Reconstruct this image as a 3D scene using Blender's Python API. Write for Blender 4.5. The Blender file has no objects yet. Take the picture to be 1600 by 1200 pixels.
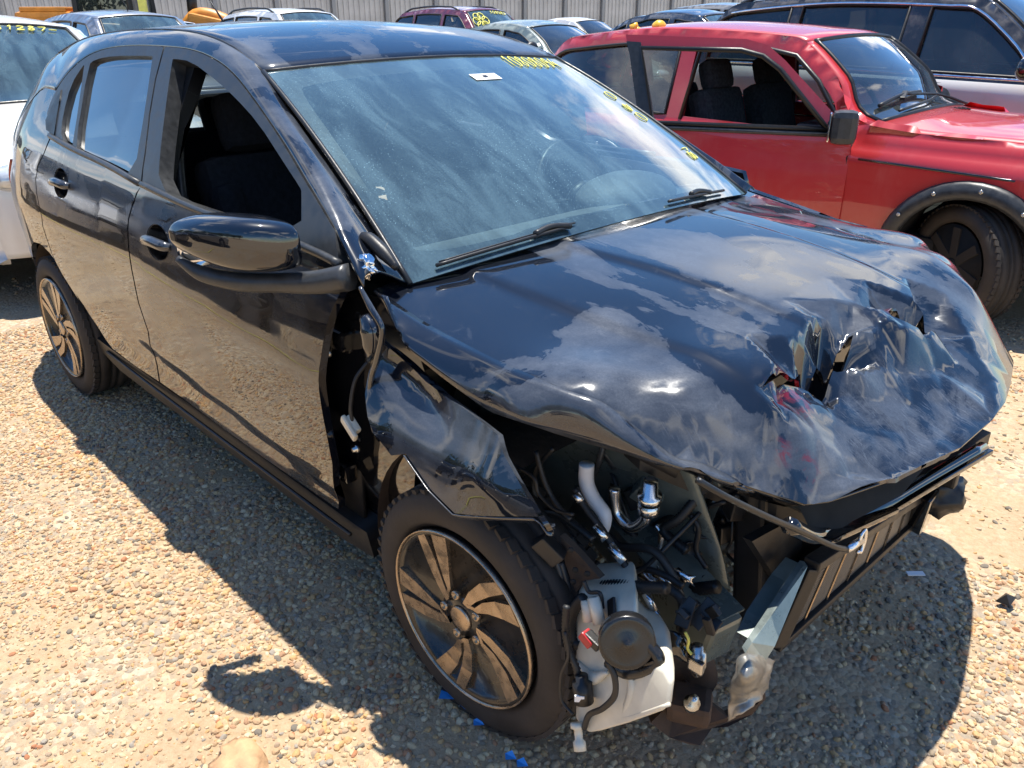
import bpy, bmesh, math, random
import numpy as np
from mathutils import Vector, Matrix, noise
from mathutils.geometry import delaunay_2d_cdt

random.seed(7)
rng = np.random.default_rng(7)
SC = bpy.context.scene
COL = SC.collection
R = math.radians

# ------------------------------------------------------------------ camera
cam_d = bpy.data.cameras.new('camera')
cam = bpy.data.objects.new('camera', cam_d)
COL.objects.link(cam)
fwd = Vector((-0.64770, 0.63933, -0.41441)); rgt = Vector((0.70294, 0.71124, -0.00138)); upv = Vector((-0.29387, 0.29221, 0.91009))
cam.matrix_world = Matrix(((rgt.x, upv.x, -fwd.x, 1.0620), (rgt.y, upv.y, -fwd.y, -1.7317), (rgt.z, upv.z, -fwd.z, 1.4823), (0, 0, 0, 1)))
cam_d.sensor_fit = 'HORIZONTAL'; cam_d.sensor_width = 36.0
cam_d.lens = 1256.16 / 1600 * 36.0
cam_d.clip_start = 0.05; cam_d.clip_end = 600
SC.camera = cam

# ------------------------------------------------------------------ light
SUN = Vector((-0.135, 0.159, 0.978)).normalized()
SUN_EL = math.asin(SUN.z); SUN_AZ = math.atan2(SUN.x, SUN.y)
sd = bpy.data.lights.new('sun', 'SUN'); sd.energy = 4.9; sd.angle = R(0.55); sd.color = (1.0, 0.95, 0.86)
so = bpy.data.objects.new('sun', sd); COL.objects.link(so)
so.rotation_euler = SUN.to_track_quat('Z', 'Y').to_euler()
W = bpy.data.worlds.new('World'); SC.world = W; W.use_nodes = True
nt = W.node_tree; nt.nodes.clear()
N = nt.nodes.new; L = nt.links.new
sky = N('ShaderNodeTexSky'); sky.sky_type = 'NISHITA'; sky.sun_disc = False
sky.sun_elevation = SUN_EL; sky.sun_rotation = SUN_AZ; sky.altitude = 1100; sky.air_density = 1.0; sky.dust_density = 0.15; sky.ozone_density = 3.0
bg = N('ShaderNodeBackground'); bg.inputs[1].default_value = 0.125
out = N('ShaderNodeOutputWorld')
# broken fair-weather cloud, spread over the whole dome
tc = N('ShaderNodeTexCoord')
sep = N('ShaderNodeSeparateXYZ'); L(tc.outputs['Generated'], sep.inputs[0])
zc = N('ShaderNodeMath'); zc.operation = 'MAXIMUM'; L(sep.outputs[2], zc.inputs[0]); zc.inputs[1].default_value = 0.0
za = N('ShaderNodeMath'); za.operation = 'ADD'; L(zc.outputs[0], za.inputs[0]); za.inputs[1].default_value = 0.22
dx = N('ShaderNodeMath'); dx.operation = 'DIVIDE'; L(sep.outputs[0], dx.inputs[0]); L(za.outputs[0], dx.inputs[1])
dy = N('ShaderNodeMath'); dy.operation = 'DIVIDE'; L(sep.outputs[1], dy.inputs[0]); L(za.outputs[0], dy.inputs[1])
cb = N('ShaderNodeCombineXYZ'); L(dx.outputs[0], cb.inputs[0]); L(dy.outputs[0], cb.inputs[1])
n1 = N('ShaderNodeTexNoise'); n1.inputs['Scale'].default_value = 1.55; n1.inputs['Detail'].default_value = 9; n1.inputs['Roughness'].default_value = 0.58; n1.inputs['Distortion'].default_value = 0.35
mp = N('ShaderNodeMapping'); mp.inputs['Location'].default_value = (3.1, 1.7, 0.4); L(cb.outputs[0], mp.inputs[0]); L(mp.outputs[0], n1.inputs[0])
rp = N('ShaderNodeValToRGB'); rp.color_ramp.elements[0].position = 0.54; rp.color_ramp.elements[1].position = 0.66
L(n1.outputs[0], rp.inputs[0])
mx = N('ShaderNodeMix'); mx.data_type = 'RGBA'; L(rp.outputs[0], mx.inputs[0]); hs = N('ShaderNodeHueSaturation'); hs.inputs['Saturation'].default_value = 1.22; L(sky.outputs[0], hs.inputs['Color']); L(hs.outputs[0], mx.inputs[6]); mx.inputs[7].default_value = (9.0, 8.9, 8.9, 1)
L(mx.outputs[2], bg.inputs[0]); L(bg.outputs[0], out.inputs[0])

SC.view_settings.view_transform = 'Standard'; SC.view_settings.look = 'None'
SC.view_settings.exposure = 0.76; SC.view_settings.gamma = 1.0; SC.view_settings.use_curve_mapping = False
SC.cycles.max_bounces = 8; SC.cycles.transparent_max_bounces = 12; SC.cycles.glossy_bounces = 4; SC.cycles.diffuse_bounces = 3
SC.cycles.caustics_reflective = False; SC.cycles.caustics_refractive = False
SC.cycles.sample_clamp_indirect = 6.0

# ------------------------------------------------------------------ object helpers
def link(name, me, mat=None, parent=None, label=None, kind=None):
    o = bpy.data.objects.new(name, me); COL.objects.link(o)
    if mat is not None and me is not None and not me.materials:
        me.materials.append(mat)
    if parent is not None: o.parent = parent
    if label: o['label'] = label
    if kind: o['kind'] = kind
    return o

def thing(name, label, cat, loc=(0, 0, 0), rz=0.0, group=None):
    o = bpy.data.objects.new(name, None); COL.objects.link(o)
    o.location = loc; o.rotation_euler = (0, 0, rz); o.empty_display_size = 0.2
    o['label'] = label; o['category'] = cat
    if group: o['group'] = group
    return o

def tag(o, label, cat, group=None):
    o['label'] = label; o['category'] = cat
    if group: o['group'] = group
    return o

def mesh(name, v, f, smooth=True):
    me = bpy.data.meshes.new(name)
    me.from_pydata([tuple(map(float, p)) for p in v], [], [tuple(map(int, q)) for q in f]); me.update()
    if smooth: me.polygons.foreach_set('use_smooth', [True] * len(me.polygons))
    return me

class MB:
    """collects shapes into one mesh"""
    def __init__(s): s.v = []; s.f = []; s.sm = []
    def add(s, v, f, smooth=True):
        b = len(s.v); s.v += [tuple(map(float, p)) for p in v]; s.f += [tuple(int(i) + b for i in q) for q in f]; s.sm += [smooth] * len(f); return s
    def box(s, c, d, rot=None, bev=0.0):
        bm = bmesh.new(); bmesh.ops.create_cube(bm, size=1.0)
        for v in bm.verts: v.co = Vector((v.co.x * d[0], v.co.y * d[1], v.co.z * d[2]))
        if bev: bmesh.ops.bevel(bm, geom=list(bm.edges), offset=bev, segments=2, affect='EDGES', profile=.6)
        M = rot.to_matrix() if hasattr(rot, 'to_matrix') else (rot if rot is not None else Matrix.Identity(3))
        bm.verts.ensure_lookup_table()
        v = [M @ w.co + Vector(c) for w in bm.verts]; f = [[w.index for w in q.verts] for q in bm.faces]
        bm.free(); return s.add(v, f, False)
    def bar(s, a, b, w, h, bev=0.0, up=(0, 0, 1)):
        a = Vector(a); b = Vector(b); x = (b - a).normalized(); y = Vector(up).cross(x)
        if y.length < 1e-4: y = Vector((0, 1, 0)).cross(x)
        y.normalize(); z = x.cross(y)
        M = Matrix((x, y, z)).transposed()
        return s.box((a + b) / 2, ((b - a).length, w, h), M, bev)
    def tube(s, pts, r, n=8, sub=6, caps=True, corr=0.0, pitch=None):
        p = curve(pts, sub) if sub > 1 and len(pts) > 2 else np.array(pts, float)
        if corr and pitch:
            p = resample(p, pitch / 2)
        m = len(p); rr = np.full(m, float(r)) if np.isscalar(r) else np.interp(np.linspace(0, 1, m), np.linspace(0, 1, len(r)), r)
        if corr: rr = rr + corr * ((np.arange(m) % 2) * 2 - 1)
        t = np.gradient(p, axis=0); t /= (np.linalg.norm(t, axis=1)[:, None] + 1e-9)
        nrm = np.cross(t[0], [0.3, 0.2, 1.0]); nrm /= np.linalg.norm(nrm)
        V = []; F = []
        for i in range(m):
            nrm = nrm - t[i] * (nrm @ t[i]); nrm /= (np.linalg.norm(nrm) + 1e-9); b = np.cross(t[i], nrm)
            for k in range(n):
                a = 2 * math.pi * k / n; V.append(p[i] + rr[i] * (math.cos(a) * nrm + math.sin(a) * b))
        for i in range(m - 1):
            for k in range(n):
                k2 = (k + 1) % n; F.append((i * n + k, i * n + k2, (i + 1) * n + k2, (i + 1) * n + k))
        if caps: F += [tuple(range(n))[::-1], tuple(range((m - 1) * n, m * n))]
        return s.add(V, F)
    def lathe(s, prof, c, ax=(0, 1, 0), n=32, up=(0, 0, 1), closed=False, cap=True):
        """prof: (distance along axis, radius)"""
        ax = Vector(ax).normalized(); u = Vector(up) - ax * Vector(up).dot(ax); u.normalize(); w = ax.cross(u)
        V = []; F = []; m = len(prof); c = Vector(c)
        for (d, r) in prof:
            for k in range(n):
                a = 2 * math.pi * k / n; V.append(c + ax * d + u * (r * math.cos(a)) + w * (r * math.sin(a)))
        for i in range(m - 1 if not closed else m):
            j = (i + 1) % m
            for k in range(n):
                k2 = (k + 1) % n; F.append((i * n + k, j * n + k, j * n + k2, i * n + k2))
        if not closed and cap:
            if prof[0][1] > 1e-4: F.append(tuple(range(n)))
            if prof[-1][1] > 1e-4: F.append(tuple(range((m - 1) * n, m * n))[::-1])
        return s.add(V, F)
    def prism(s, poly, fn, d, smooth=False):
        """poly in 2d -> fn(u, v, depth); extruded from 0 to d"""
        n = len(poly); V = [fn(u, v, 0.0) for u, v in poly] + [fn(u, v, d) for u, v in poly]
        F = [tuple(range(n)), tuple(range(n, 2 * n))[::-1]] + [(i, i + n, (i + 1) % n + n, (i + 1) % n) for i in range(n)]
        return s.add(V, F, smooth)
    def ico(s, c, r, sub=2, amp=0.0, sc=(1, 1, 1), seed=0):
        bm = bmesh.new(); bmesh.ops.create_icosphere(bm, subdivisions=sub, radius=1.0)
        v = []
        for w in bm.verts:
            k = 1 + amp * noise.noise(w.co * 1.7 + Vector((seed * 3.1, seed, 0)))
            v.append((c[0] + r * sc[0] * w.co.x * k, c[1] + r * sc[1] * w.co.y * k, c[2] + r * sc[2] * w.co.z * k))
        f = [[w.index for w in q.verts] for q in bm.faces]; bm.free(); return s.add(v, f)
    def build(s, name, mat, parent=None, label=None, kind=None):
        me = bpy.data.meshes.new(name); me.from_pydata(s.v, [], s.f); me.update()
        me.polygons.foreach_set('use_smooth', s.sm)
        bm = bmesh.new(); bm.from_mesh(me); bmesh.ops.recalc_face_normals(bm, faces=bm.faces); bm.to_mesh(me); bm.free()
        return link(name, me, mat, parent, label, kind)

def curve(pts, sub=6):
    """Catmull-Rom through the points"""
    p = np.array(pts, float); n = len(p)
    if n < 3: return p
    q = np.vstack([2 * p[0] - p[1], p, 2 * p[-1] - p[-2]]); out = []
    for i in range(1, n):
        a, b, c, d = q[i - 1], q[i], q[i + 1], q[i + 2]
        for k in range(sub):
            t = k / sub
            out.append(.5 * (2 * b + (c - a) * t + (2 * a - 5 * b + 4 * c - d) * t * t + (3 * b - a - 3 * c + d) * t ** 3))
    out.append(p[-1]); return np.array(out)

def resample(p, step=None, n=None):
    p = np.array(p, float); d = np.r_[0, np.cumsum(np.linalg.norm(np.diff(p, axis=0), axis=1))]
    if n is None: n = max(2, int(round(d[-1] / step)) + 1)
    t = np.linspace(0, d[-1], n)
    return np.stack([np.interp(t, d, p[:, k]) for k in range(p.shape[1])], 1)

def pchip(x, xs, ys):
    xs = np.asarray(xs, float); ys = np.asarray(ys, float); x = np.asarray(x, float)
    h = np.diff(xs); d = np.diff(ys) / h
    m = np.zeros_like(ys); m[0] = d[0]; m[-1] = d[-1]
    for i in range(1, len(xs) - 1):
        if d[i - 1] * d[i] > 0:
            w1 = 2 * h[i] + h[i - 1]; w2 = h[i] + 2 * h[i - 1]; m[i] = (w1 + w2) / (w1 / d[i - 1] + w2 / d[i])
    k = np.clip(np.searchsorted(xs, x) - 1, 0, len(xs) - 2)
    t = (x - xs[k]) / h[k]; t2 = t * t; t3 = t2 * t
    r = (2 * t3 - 3 * t2 + 1) * ys[k] + (t3 - 2 * t2 + t) * h[k] * m[k] + (-2 * t3 + 3 * t2) * ys[k + 1] + (t3 - t2) * h[k] * m[k + 1]
    r = np.where(x < xs[0], ys[0] + m[0] * (x - xs[0]), r)
    return np.where(x > xs[-1], ys[-1] + m[-1] * (x - xs[-1]), r)

def inpoly(pts, poly):
    pts = np.asarray(pts, float); poly = np.asarray(poly, float)
    x, y = pts[:, 0], pts[:, 1]; r = np.zeros(len(pts), bool); a = poly; b = np.roll(poly, -1, 0)
    for (x0, y0), (x1, y1) in zip(a, b):
        c = ((y0 > y) != (y1 > y))
        if y1 != y0: r ^= c & (x < (x1 - x0) * (y - y0) / (y1 - y0) + x0)
    return r

def polydist(pts, line):
    pts = np.asarray(pts, float); line = np.asarray(line, float); best = np.full(len(pts), 1e9)
    for a, b in zip(line[:-1], line[1:]):
        ab = b - a; t = np.clip(((pts - a) @ ab) / (ab @ ab + 1e-12), 0, 1)
        best = np.minimum(best, np.linalg.norm(pts - (a + t[:, None] * ab), axis=1))
    return best

def cleanpoly(poly, step):
    out = []; n = len(poly)
    for i in range(n):
        a = np.array(poly[i], float); b = np.array(poly[(i + 1) % n], float); m = max(1, int(np.linalg.norm(b - a) / step))
        for k in range(m): out.append(a + (b - a) * k / m)
    q = [out[0]]
    for p in out[1:]:
        if np.linalg.norm(p - q[-1]) > step * .12: q.append(p)
    if np.linalg.norm(q[-1] - q[0]) < step * .12: q.pop()
    return np.array(q)

def smoothpoly(pts, it=2, closed=False):
    p = [np.array(a, float) for a in pts]
    for _ in range(it):
        q = [] if closed else [p[0]]
        for i in range(len(p) if closed else len(p) - 1):
            a = p[i]; b = p[(i + 1) % len(p)]; q += [a * .75 + b * .25, a * .25 + b * .75]
        if not closed: q.append(p[-1])
        p = q
    return [tuple(a) for a in p]

def panel(name, poly, surf, step, mat, parent=None, holes=(), rim=0.012, extra=(), flip=False, lines=(), label=None, jit=0.0, sharp=False):
    """sheet-metal panel cut out of the surface surf(u, v) -> xyz along poly, with its edge turned in"""
    P0 = cleanpoly(poly, step); Hs = [cleanpoly(h, step) for h in holes]
    lo = P0.min(0); hi = P0.max(0)
    gx, gy = np.meshgrid(np.arange(lo[0] + step / 2, hi[0], step), np.arange(lo[1] + step / 2, hi[1], step * .9))
    gx[::2] += step / 2
    G = np.stack([gx.ravel(), gy.ravel()], 1)
    if jit: G = G + rng.uniform(-jit, jit, G.shape) * step
    G = G[inpoly(G, P0)]
    G = G[polydist(G, np.vstack([P0, P0[:1]])) > step * .45] if len(G) else G
    for h in Hs:
        if len(G): G = G[~inpoly(G, h)]
        if len(G): G = G[polydist(G, np.vstack([h, h[:1]])) > step * .45]
    LV = []; edges = []
    loops = [P0] + Hs; verts = []
    for lp in loops:
        b = len(verts); verts += [tuple(p) for p in lp]; edges += [(b + i, b + (i + 1) % len(lp)) for i in range(len(lp))]
    for ln in lines:
        q = resample(ln, step * .8)
        if len(G): G = G[polydist(G, q) > step * .4]
        b = len(verts); verts += [tuple(p) for p in q]; edges += [(b + i, b + i + 1) for i in range(len(q) - 1)]
    verts += [tuple(p) for p in G] + [tuple(p) for p in extra]
    r = delaunay_2d_cdt([Vector(p) for p in verts], edges, [], 0, 1e-5)
    V2 = np.array([tuple(p) for p in r[0]]); F = np.array([tuple(q) for q in r[2] if len(q) == 3], int)
    C = V2[F].mean(1); keep = inpoly(C, P0)
    for h in Hs: keep &= ~inpoly(C, h)
    F = F[keep]
    used = np.unique(F); mp_ = -np.ones(len(V2), int); mp_[used] = np.arange(len(used)); V2 = V2[used]; F = mp_[F]
    e = 2e-3
    X = surf(V2[:, 0], V2[:, 1])
    du = surf(V2[:, 0] + e, V2[:, 1]) - surf(V2[:, 0] - e, V2[:, 1]); dv = surf(V2[:, 0], V2[:, 1] + e) - surf(V2[:, 0], V2[:, 1] - e)
    Nn = np.cross(du, dv); Nn /= (np.linalg.norm(Nn, axis=1)[:, None] + 1e-12)
    if flip: Nn = -Nn
    # winding to match the normal
    fn = np.cross(X[F[:, 1]] - X[F[:, 0]], X[F[:, 2]] - X[F[:, 0]])
    sw = (fn * Nn[F].mean(1)).sum(1) < 0
    F[sw] = F[sw][:, ::-1]
    V = X; NN = Nn; faces = [tuple(q) for q in F]
    if rim:
        cnt = {}
        for a, b, c in F:
            for i, j in ((a, b), (b, c), (c, a)): cnt[(i, j)] = 1
        be = [(i, j) for (i, j) in cnt if (j, i) not in cnt]
        idx = sorted({i for q in be for i in q}); m1 = {i: len(V) + k for k, i in enumerate(idx)}; m2 = {i: len(V) + len(idx) + k for k, i in enumerate(idx)}
        V = np.vstack([V, X[idx], X[idx] - Nn[idx] * rim])
        out_dir = {i: np.zeros(3) for i in idx}
        for i, j in be:
            d = np.cross(X[j] - X[i], Nn[i])
            d = d / (np.linalg.norm(d) + 1e-9); out_dir[i] = out_dir[i] + d; out_dir[j] = out_dir[j] + d
        O1 = np.array([out_dir[i] / (np.linalg.norm(out_dir[i]) + 1e-9) for i in idx])
        NN = np.vstack([NN, O1, O1])
        faces += [(m1[j], m1[i], m2[i], m2[j]) for i, j in be]
    me = bpy.data.meshes.new(name); me.from_pydata([tuple(map(float, p)) for p in V], [], [tuple(map(int, q)) for q in faces]); me.update()
    me.polygons.foreach_set('use_smooth', [not sharp] * len(me.polygons))
    if not sharp:
        try: me.normals_split_custom_set_from_vertices([tuple(map(float, q)) for q in NN])
        except Exception: pass
    return link(name, me, mat, parent, label)

def gridmesh(name, G, mat, parent=None, rim=0.0, label=None, flip=False, solid=0.0):
    """G: array (m, n, 3)"""
    G = np.asarray(G, float); m, n = G.shape[:2]
    V = G.reshape(-1, 3); F = []
    for i in range(m - 1):
        for j in range(n - 1):
            q = (i * n + j, i * n + j + 1, (i + 1) * n + j + 1, (i + 1) * n + j); F.append(q[::-1] if flip else q)
    o = link(name, mesh(name, V, F), mat, parent, label)
    if solid:
        md = o.modifiers.new('thickness', 'SOLIDIFY'); md.thickness = solid; md.offset = -1
    return o

def loft(A, B, n=7, bulge=None, bul=0.0, nA=None):
    """grid between two curves with the same number of points"""
    A = np.asarray(A, float); B = np.asarray(B, float); s = np.linspace(0, 1, n)
    G = A[:, None, :] * (1 - s)[None, :, None] + B[:, None, :] * s[None, :, None]
    if bulge is not None:
        G = G + (4 * s * (1 - s))[None, :, None] * np.asarray(bulge, float)[:, None, :] if np.ndim(bulge) == 2 else G + (4 * s * (1 - s))[None, :, None] * np.asarray(bulge, float)[None, None, :]
    return G

# ------------------------------------------------------------------ surfaces of the wrecked hatchback (metres, origin under the front axle, x forward)
SZ = [.15, .25, .34, .42, .47, .60, .72, .785, .80, .82, .85, .88, .91, .95, 1.01, 1.05, 1.20, 1.30, 1.40]
SW = [.795, .815, .830, .838, .846, .856, .8625, .8645, .8640, .8618, .8568, .8515, .8440, .8325, .8135, .797, .713, .655, .596]
SPX = [-3.4, -3.2, -3.05, -2.9, -2.6, -2.0, -1.4, -.5, 0, .3, .6]
SPW = [-.36, -.20, -.10, -.045, -.012, 0, 0, 0, -.004, -.03, -.09]
def S(x, z):
    x = np.asarray(x, float); z = np.asarray(z, float)
    c = np.interp(x, [-2.5, -1.5, -.46, -.2], [.79, .80, .722, .705])            # shoulder crease drops towards the front
    zz = z + (.79 - c) * np.exp(-((z - .75) / .13) ** 2)
    lc = .473 - .08 * (x + 1.38) / .9                                             # sharp lower crease of the front door
    w = np.clip((x + 1.75) / .35, 0, 1) * np.clip((-.05 - x) / .3, 0, 1)
    return pchip(zz, SZ, SW) + pchip(x, SPX, SPW) + w * .007 * np.tanh((z - lc) / .010)

def rbf_fit(P, z):
    P = np.array(P, float); n = len(P)
    r = np.linalg.norm(P[:, None] - P[None], axis=2); K = np.where(r > 0, r * r * np.log(r + 1e-12), 0) + np.eye(n) * 2e-4
    A = np.zeros((n + 3, n + 3)); A[:n, :n] = K; A[:n, n] = 1; A[:n, n + 1:] = P; A[n:, :n] = A[:n, n:].T
    w = np.linalg.solve(A, np.r_[np.array(z, float), 0, 0, 0]); return P, w
def rbf_eval(m, x, y):
    P, w = m; x = np.asarray(x, float); y = np.asarray(y, float); sh = x.shape; q = np.stack([x.ravel(), y.ravel()], 1)
    r = np.linalg.norm(q[:, None] - P[None], axis=2); K = r * r * np.log(r + 1e-12)
    return (K @ w[:-3] + w[-3] + q @ w[-2:]).reshape(sh)
HC = [(-.35, 0, .99), (-.345, .4, .985), (-.34, .775, .963), (-.1, 0, .978), (-.1, .4, .97), (-.1, .775, .926), (.1, 0, .962), (.1, .4, .955), (.1, .775, .912),
      (.3, 0, .935), (.3, .4, .93), (.27, .74, .902), (.42, 0, .91), (.42, .4, .90), (.40, .62, .875), (.5, 0, .885), (.5, .4, .855), (.6, 0, .82), (.58, .35, .79),
      (.70, .03, .72), (.695, .13, .72), (.652, .335, .715), (.603, .49, .71), (.58, .53, .71), (.485, .62, .76), (.40, .69, .80), (.33, .74, .83), (.15, .62, .926), (.28, .60, .917), (.33, .655, .895), (.42, .54, .886), (.50, .46, .858)]
_hp = [(a, b) for a, b, c in HC] + [(a, -b) for a, b, c in HC if b > .02]
_hz = [c for a, b, c in HC] + [c for a, b, c in HC if b > .02]
HOODM = rbf_fit(_hp, _hz)
def hood_base(x, y): return rbf_eval(HOODM, x, y)

# ------------------------------------------------------------------ materials
def newmat(name):
    m = bpy.data.materials.new(name); m.use_nodes = True
    t = m.node_tree; b = t.nodes['Principled BSDF']
    return m, t, b
def node(t, kind, **kw):
    n = t.nodes.new(kind)
    for k, v in kw.items():
        if k in n.inputs.keys(): n.inputs[k].default_value = v
        else: setattr(n, k, v)
    return n
def ramp(t, src, stops, interp='LINEAR'):
    r = t.nodes.new('ShaderNodeValToRGB'); r.color_ramp.interpolation = interp
    el = r.color_ramp.elements
    while len(el) > 1: el.remove(el[-1])
    el[0].position = stops[0][0]; el[0].color = (*stops[0][1], 1) if hasattr(stops[0][1], '__len__') else (stops[0][1],) * 3 + (1,)
    for p, c in stops[1:]:
        e = el.new(p); e.color = (*c, 1) if hasattr(c, '__len__') else (c,) * 3 + (1,)
    t.links.new(src, r.inputs[0]); return r
def mixc(t, f, a, b, mode='MIX'):
    m = t.nodes.new('ShaderNodeMix'); m.data_type = 'RGBA'; m.blend_type = mode
    for i, s in ((0, f), (6, a), (7, b)):
        if hasattr(s, 'links'): t.links.new(s, m.inputs[i])
        else: m.inputs[i].default_value = s if i == 0 else (*s, 1)
    return m.outputs[2]
def mth(t, op, a, b=None, clamp=False):
    m = t.nodes.new('ShaderNodeMath'); m.operation = op; m.use_clamp = clamp
    for i, s in ((0, a), (1, b)):
        if s is None: continue
        if hasattr(s, 'links'): t.links.new(s, m.inputs[i])
        else: m.inputs[i].default_value = s
    return m.outputs[0]
def coords(t, scale=(1, 1, 1), kind='Object', rot=(0, 0, 0), loc=(0, 0, 0)):
    c = t.nodes.new('ShaderNodeTexCoord'); m = t.nodes.new('ShaderNodeMapping')
    m.inputs['Scale'].default_value = scale; m.inputs['Rotation'].default_value = rot; m.inputs['Location'].default_value = loc
    t.links.new(c.outputs[kind], m.inputs[0]); return m.outputs[0]
def noi(t, vec, scale, detail=4, rough=.55, dist=0.0):
    n = t.nodes.new('ShaderNodeTexNoise'); n.inputs['Scale'].default_value = scale; n.inputs['Detail'].default_value = detail
    n.inputs['Roughness'].default_value = rough; n.inputs['Distortion'].default_value = dist
    t.links.new(vec, n.inputs[0]); return n.outputs[0]
def voro(t, vec, scale, feature='F1', out='Distance', rand=1.0):
    n = t.nodes.new('ShaderNodeTexVoronoi'); n.feature = feature; n.inputs['Scale'].default_value = scale; n.inputs['Randomness'].default_value = rand
    t.links.new(vec, n.inputs[0]); return n.outputs[out]
def bump(t, b, h, strength=.3, dist=.01):
    n = t.nodes.new('ShaderNodeBump'); n.inputs['Strength'].default_value = strength; n.inputs['Distance'].default_value = dist
    t.links.new(h, n.inputs['Height']); t.links.new(n.outputs[0], b.inputs['Normal']); return n

def simple(name, col, rough=.5, metal=0.0, spec=.5, var=.12, scale=18, bmp=0.0, coat=0.0):
    m, t, b = newmat(name)
    v = coords(t); n = noi(t, v, scale, 5, .6)
    r = ramp(t, n, [(.3, tuple(c * (1 - var) for c in col)), (.7, tuple(min(1, c * (1 + var)) for c in col))])
    t.links.new(r.outputs[0], b.inputs['Base Color'])
    rr = ramp(t, n, [(.3, max(.02, rough - .08)), (.75, min(1, rough + .1))]); t.links.new(rr.outputs[0], b.inputs['Roughness'])
    b.inputs['Metallic'].default_value = metal; b.inputs['Specular IOR Level'].default_value = spec; b.inputs['Coat Weight'].default_value = coat; b.inputs['Coat Roughness'].default_value = .05
    if bmp: bump(t, b, noi(t, v, scale * 4, 4), bmp, .004)
    return m

def carpaint(name, col, dust=(.30, .28, .25), amount=.35, metal=0.0, rough=.25, wet=False, scale=3.0):
    """glossy clear coat with an uneven film of dried dust and run marks"""
    m, t, b = newmat(name)
    v = coords(t); g = noi(t, v, scale, 7, .62, .4)
    vs = coords(t, (5, 5, 1.2)); s = noi(t, vs, scale * 2.2, 5, .6)
    fine = noi(t, v, 160, 3, .7)
    k = mth(t, 'MULTIPLY', ramp(t, g, [(.44, 0.0), (.60, 1.0)]).outputs[0], ramp(t, s, [(.38, .25), (.65, 1.0)]).outputs[0])
    k = mth(t, 'MULTIPLY', k, mth(t, 'ADD', mth(t, 'MULTIPLY', fine, .9), .45))
    k = mth(t, 'ADD', mth(t, 'MULTIPLY', k, amount), amount * .12, True)
    t.links.new(mixc(t, k, col, dust), b.inputs['Base Color'])
    b.inputs['Metallic'].default_value = metal; b.inputs['Roughness'].default_value = rough
    b.inputs['Coat Weight'].default_value = 1.0; b.inputs['Coat IOR'].default_value = 1.55
    cr = mth(t, 'MULTIPLY', k, .7); t.links.new(mth(t, 'ADD', cr, .015, True), b.inputs['Coat Roughness'])
    t.links.new(mth(t, 'SUBTRACT', 1.0, mth(t, 'MULTIPLY', k, .75), True), b.inputs['Coat Weight'])
    return m

def glassmat(name, tint=(.35, .42, .43), film=0.0, filmcol=(.32, .36, .36), alpha=.5, drops=0.0, streak=(1, 1, 1), rough=.0):
    """thin car glass: see-through tint under a mirror coat, with a film of dust"""
    m = bpy.data.materials.new(name); m.use_nodes = True; t = m.node_tree; t.nodes.clear()
    o = t.nodes.new('ShaderNodeOutputMaterial')
    tr = node(t, 'ShaderNodeBsdfTransparent'); tr.inputs[0].default_value = (*tint, 1)
    gl = node(t, 'ShaderNodeBsdfGlossy'); gl.inputs['Roughness'].default_value = rough; gl.inputs[0].default_value = (1, 1, 1, 1)
    fr = node(t, 'ShaderNodeFresnel'); fr.inputs[0].default_value = 1.52
    f2 = mth(t, 'MULTIPLY', fr.outputs[0], 2.2, True)
    mx_ = t.nodes.new('ShaderNodeMixShader'); t.links.new(f2, mx_.inputs[0]); t.links.new(tr.outputs[0], mx_.inputs[1]); t.links.new(gl.outputs[0], mx_.inputs[2])
    res = mx_.outputs[0]
    if film:
        v = coords(t, streak); g = noi(t, v, 2.6, 7, .62, .5); v2 = coords(t); fine = noi(t, v2, 210, 3, .75)
        k = ramp(t, g, [(.38, .42), (.50, .58), (.56, .80), (.68, 1.0)]).outputs[0]
        k = mth(t, 'MULTIPLY', k, mth(t, 'ADD', mth(t, 'MULTIPLY', fine, 1.0), .45))
        if drops:
            d = voro(t, v2, 130); dm = ramp(t, d, [(.10, 1.0), (.2, 0.0)]).outputs[0]
            k = mth(t, 'ADD', k, mth(t, 'MULTIPLY', dm, mth(t, 'MULTIPLY', ramp(t, noi(t, v2, 3.0, 3), [(.45, 0.0), (.6, 1.0)]).outputs[0], drops)))
        k = mth(t, 'MULTIPLY', k, film, True)
        df = node(t, 'ShaderNodeBsdfDiffuse'); df.inputs[0].default_value = (*filmcol, 1)
        m2 = t.nodes.new('ShaderNodeMixShader'); t.links.new(k, m2.inputs[0]); t.links.new(res, m2.inputs[1]); t.links.new(df.outputs[0], m2.inputs[2]); res = m2.outputs[0]
    t.links.new(res, o.inputs[0]); return m

M = {}
M['plastic'] = simple('black_plastic', (.012, .012, .013), .42, bmp=.15)
M['trim'] = simple('satin_trim', (.035, .037, .04), .38, var=.3, scale=40)
M['gloss'] = simple('gloss_black', (.006, .006, .007), .06, coat=1.0)
M['rubber'] = simple('tyre_rubber', (.030, .024, .020), .75, var=.5, scale=9, bmp=.4)
M['hose'] = simple('hose_rubber', (.016, .016, .017), .5, bmp=.2)
M['steel'] = simple('bare_steel', (.55, .55, .54), .28, 1.0)
M['alu'] = simple('aluminium', (.75, .76, .78), .22, 1.0)
M['chrome'] = simple('chrome', (.85, .86, .88), .05, 1.0)
M['dark'] = simple('underbody_dark', (.010, .010, .010), .8)
M['fabric'] = simple('seat_fabric', (.022, .023, .027), .95, spec=.15, var=.3, scale=60, bmp=.5)
M['fabric_grey'] = simple('grey_seat_fabric', (.055, .06, .065), .95, spec=.15, var=.4, scale=50, bmp=.5)
M['dash'] = simple('dash_plastic', (.17, .18, .18), .6, var=.2, scale=30, bmp=.3)
M['fins'] = simple('condenser_fins', (.13, .12, .105), .45, .3)
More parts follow.
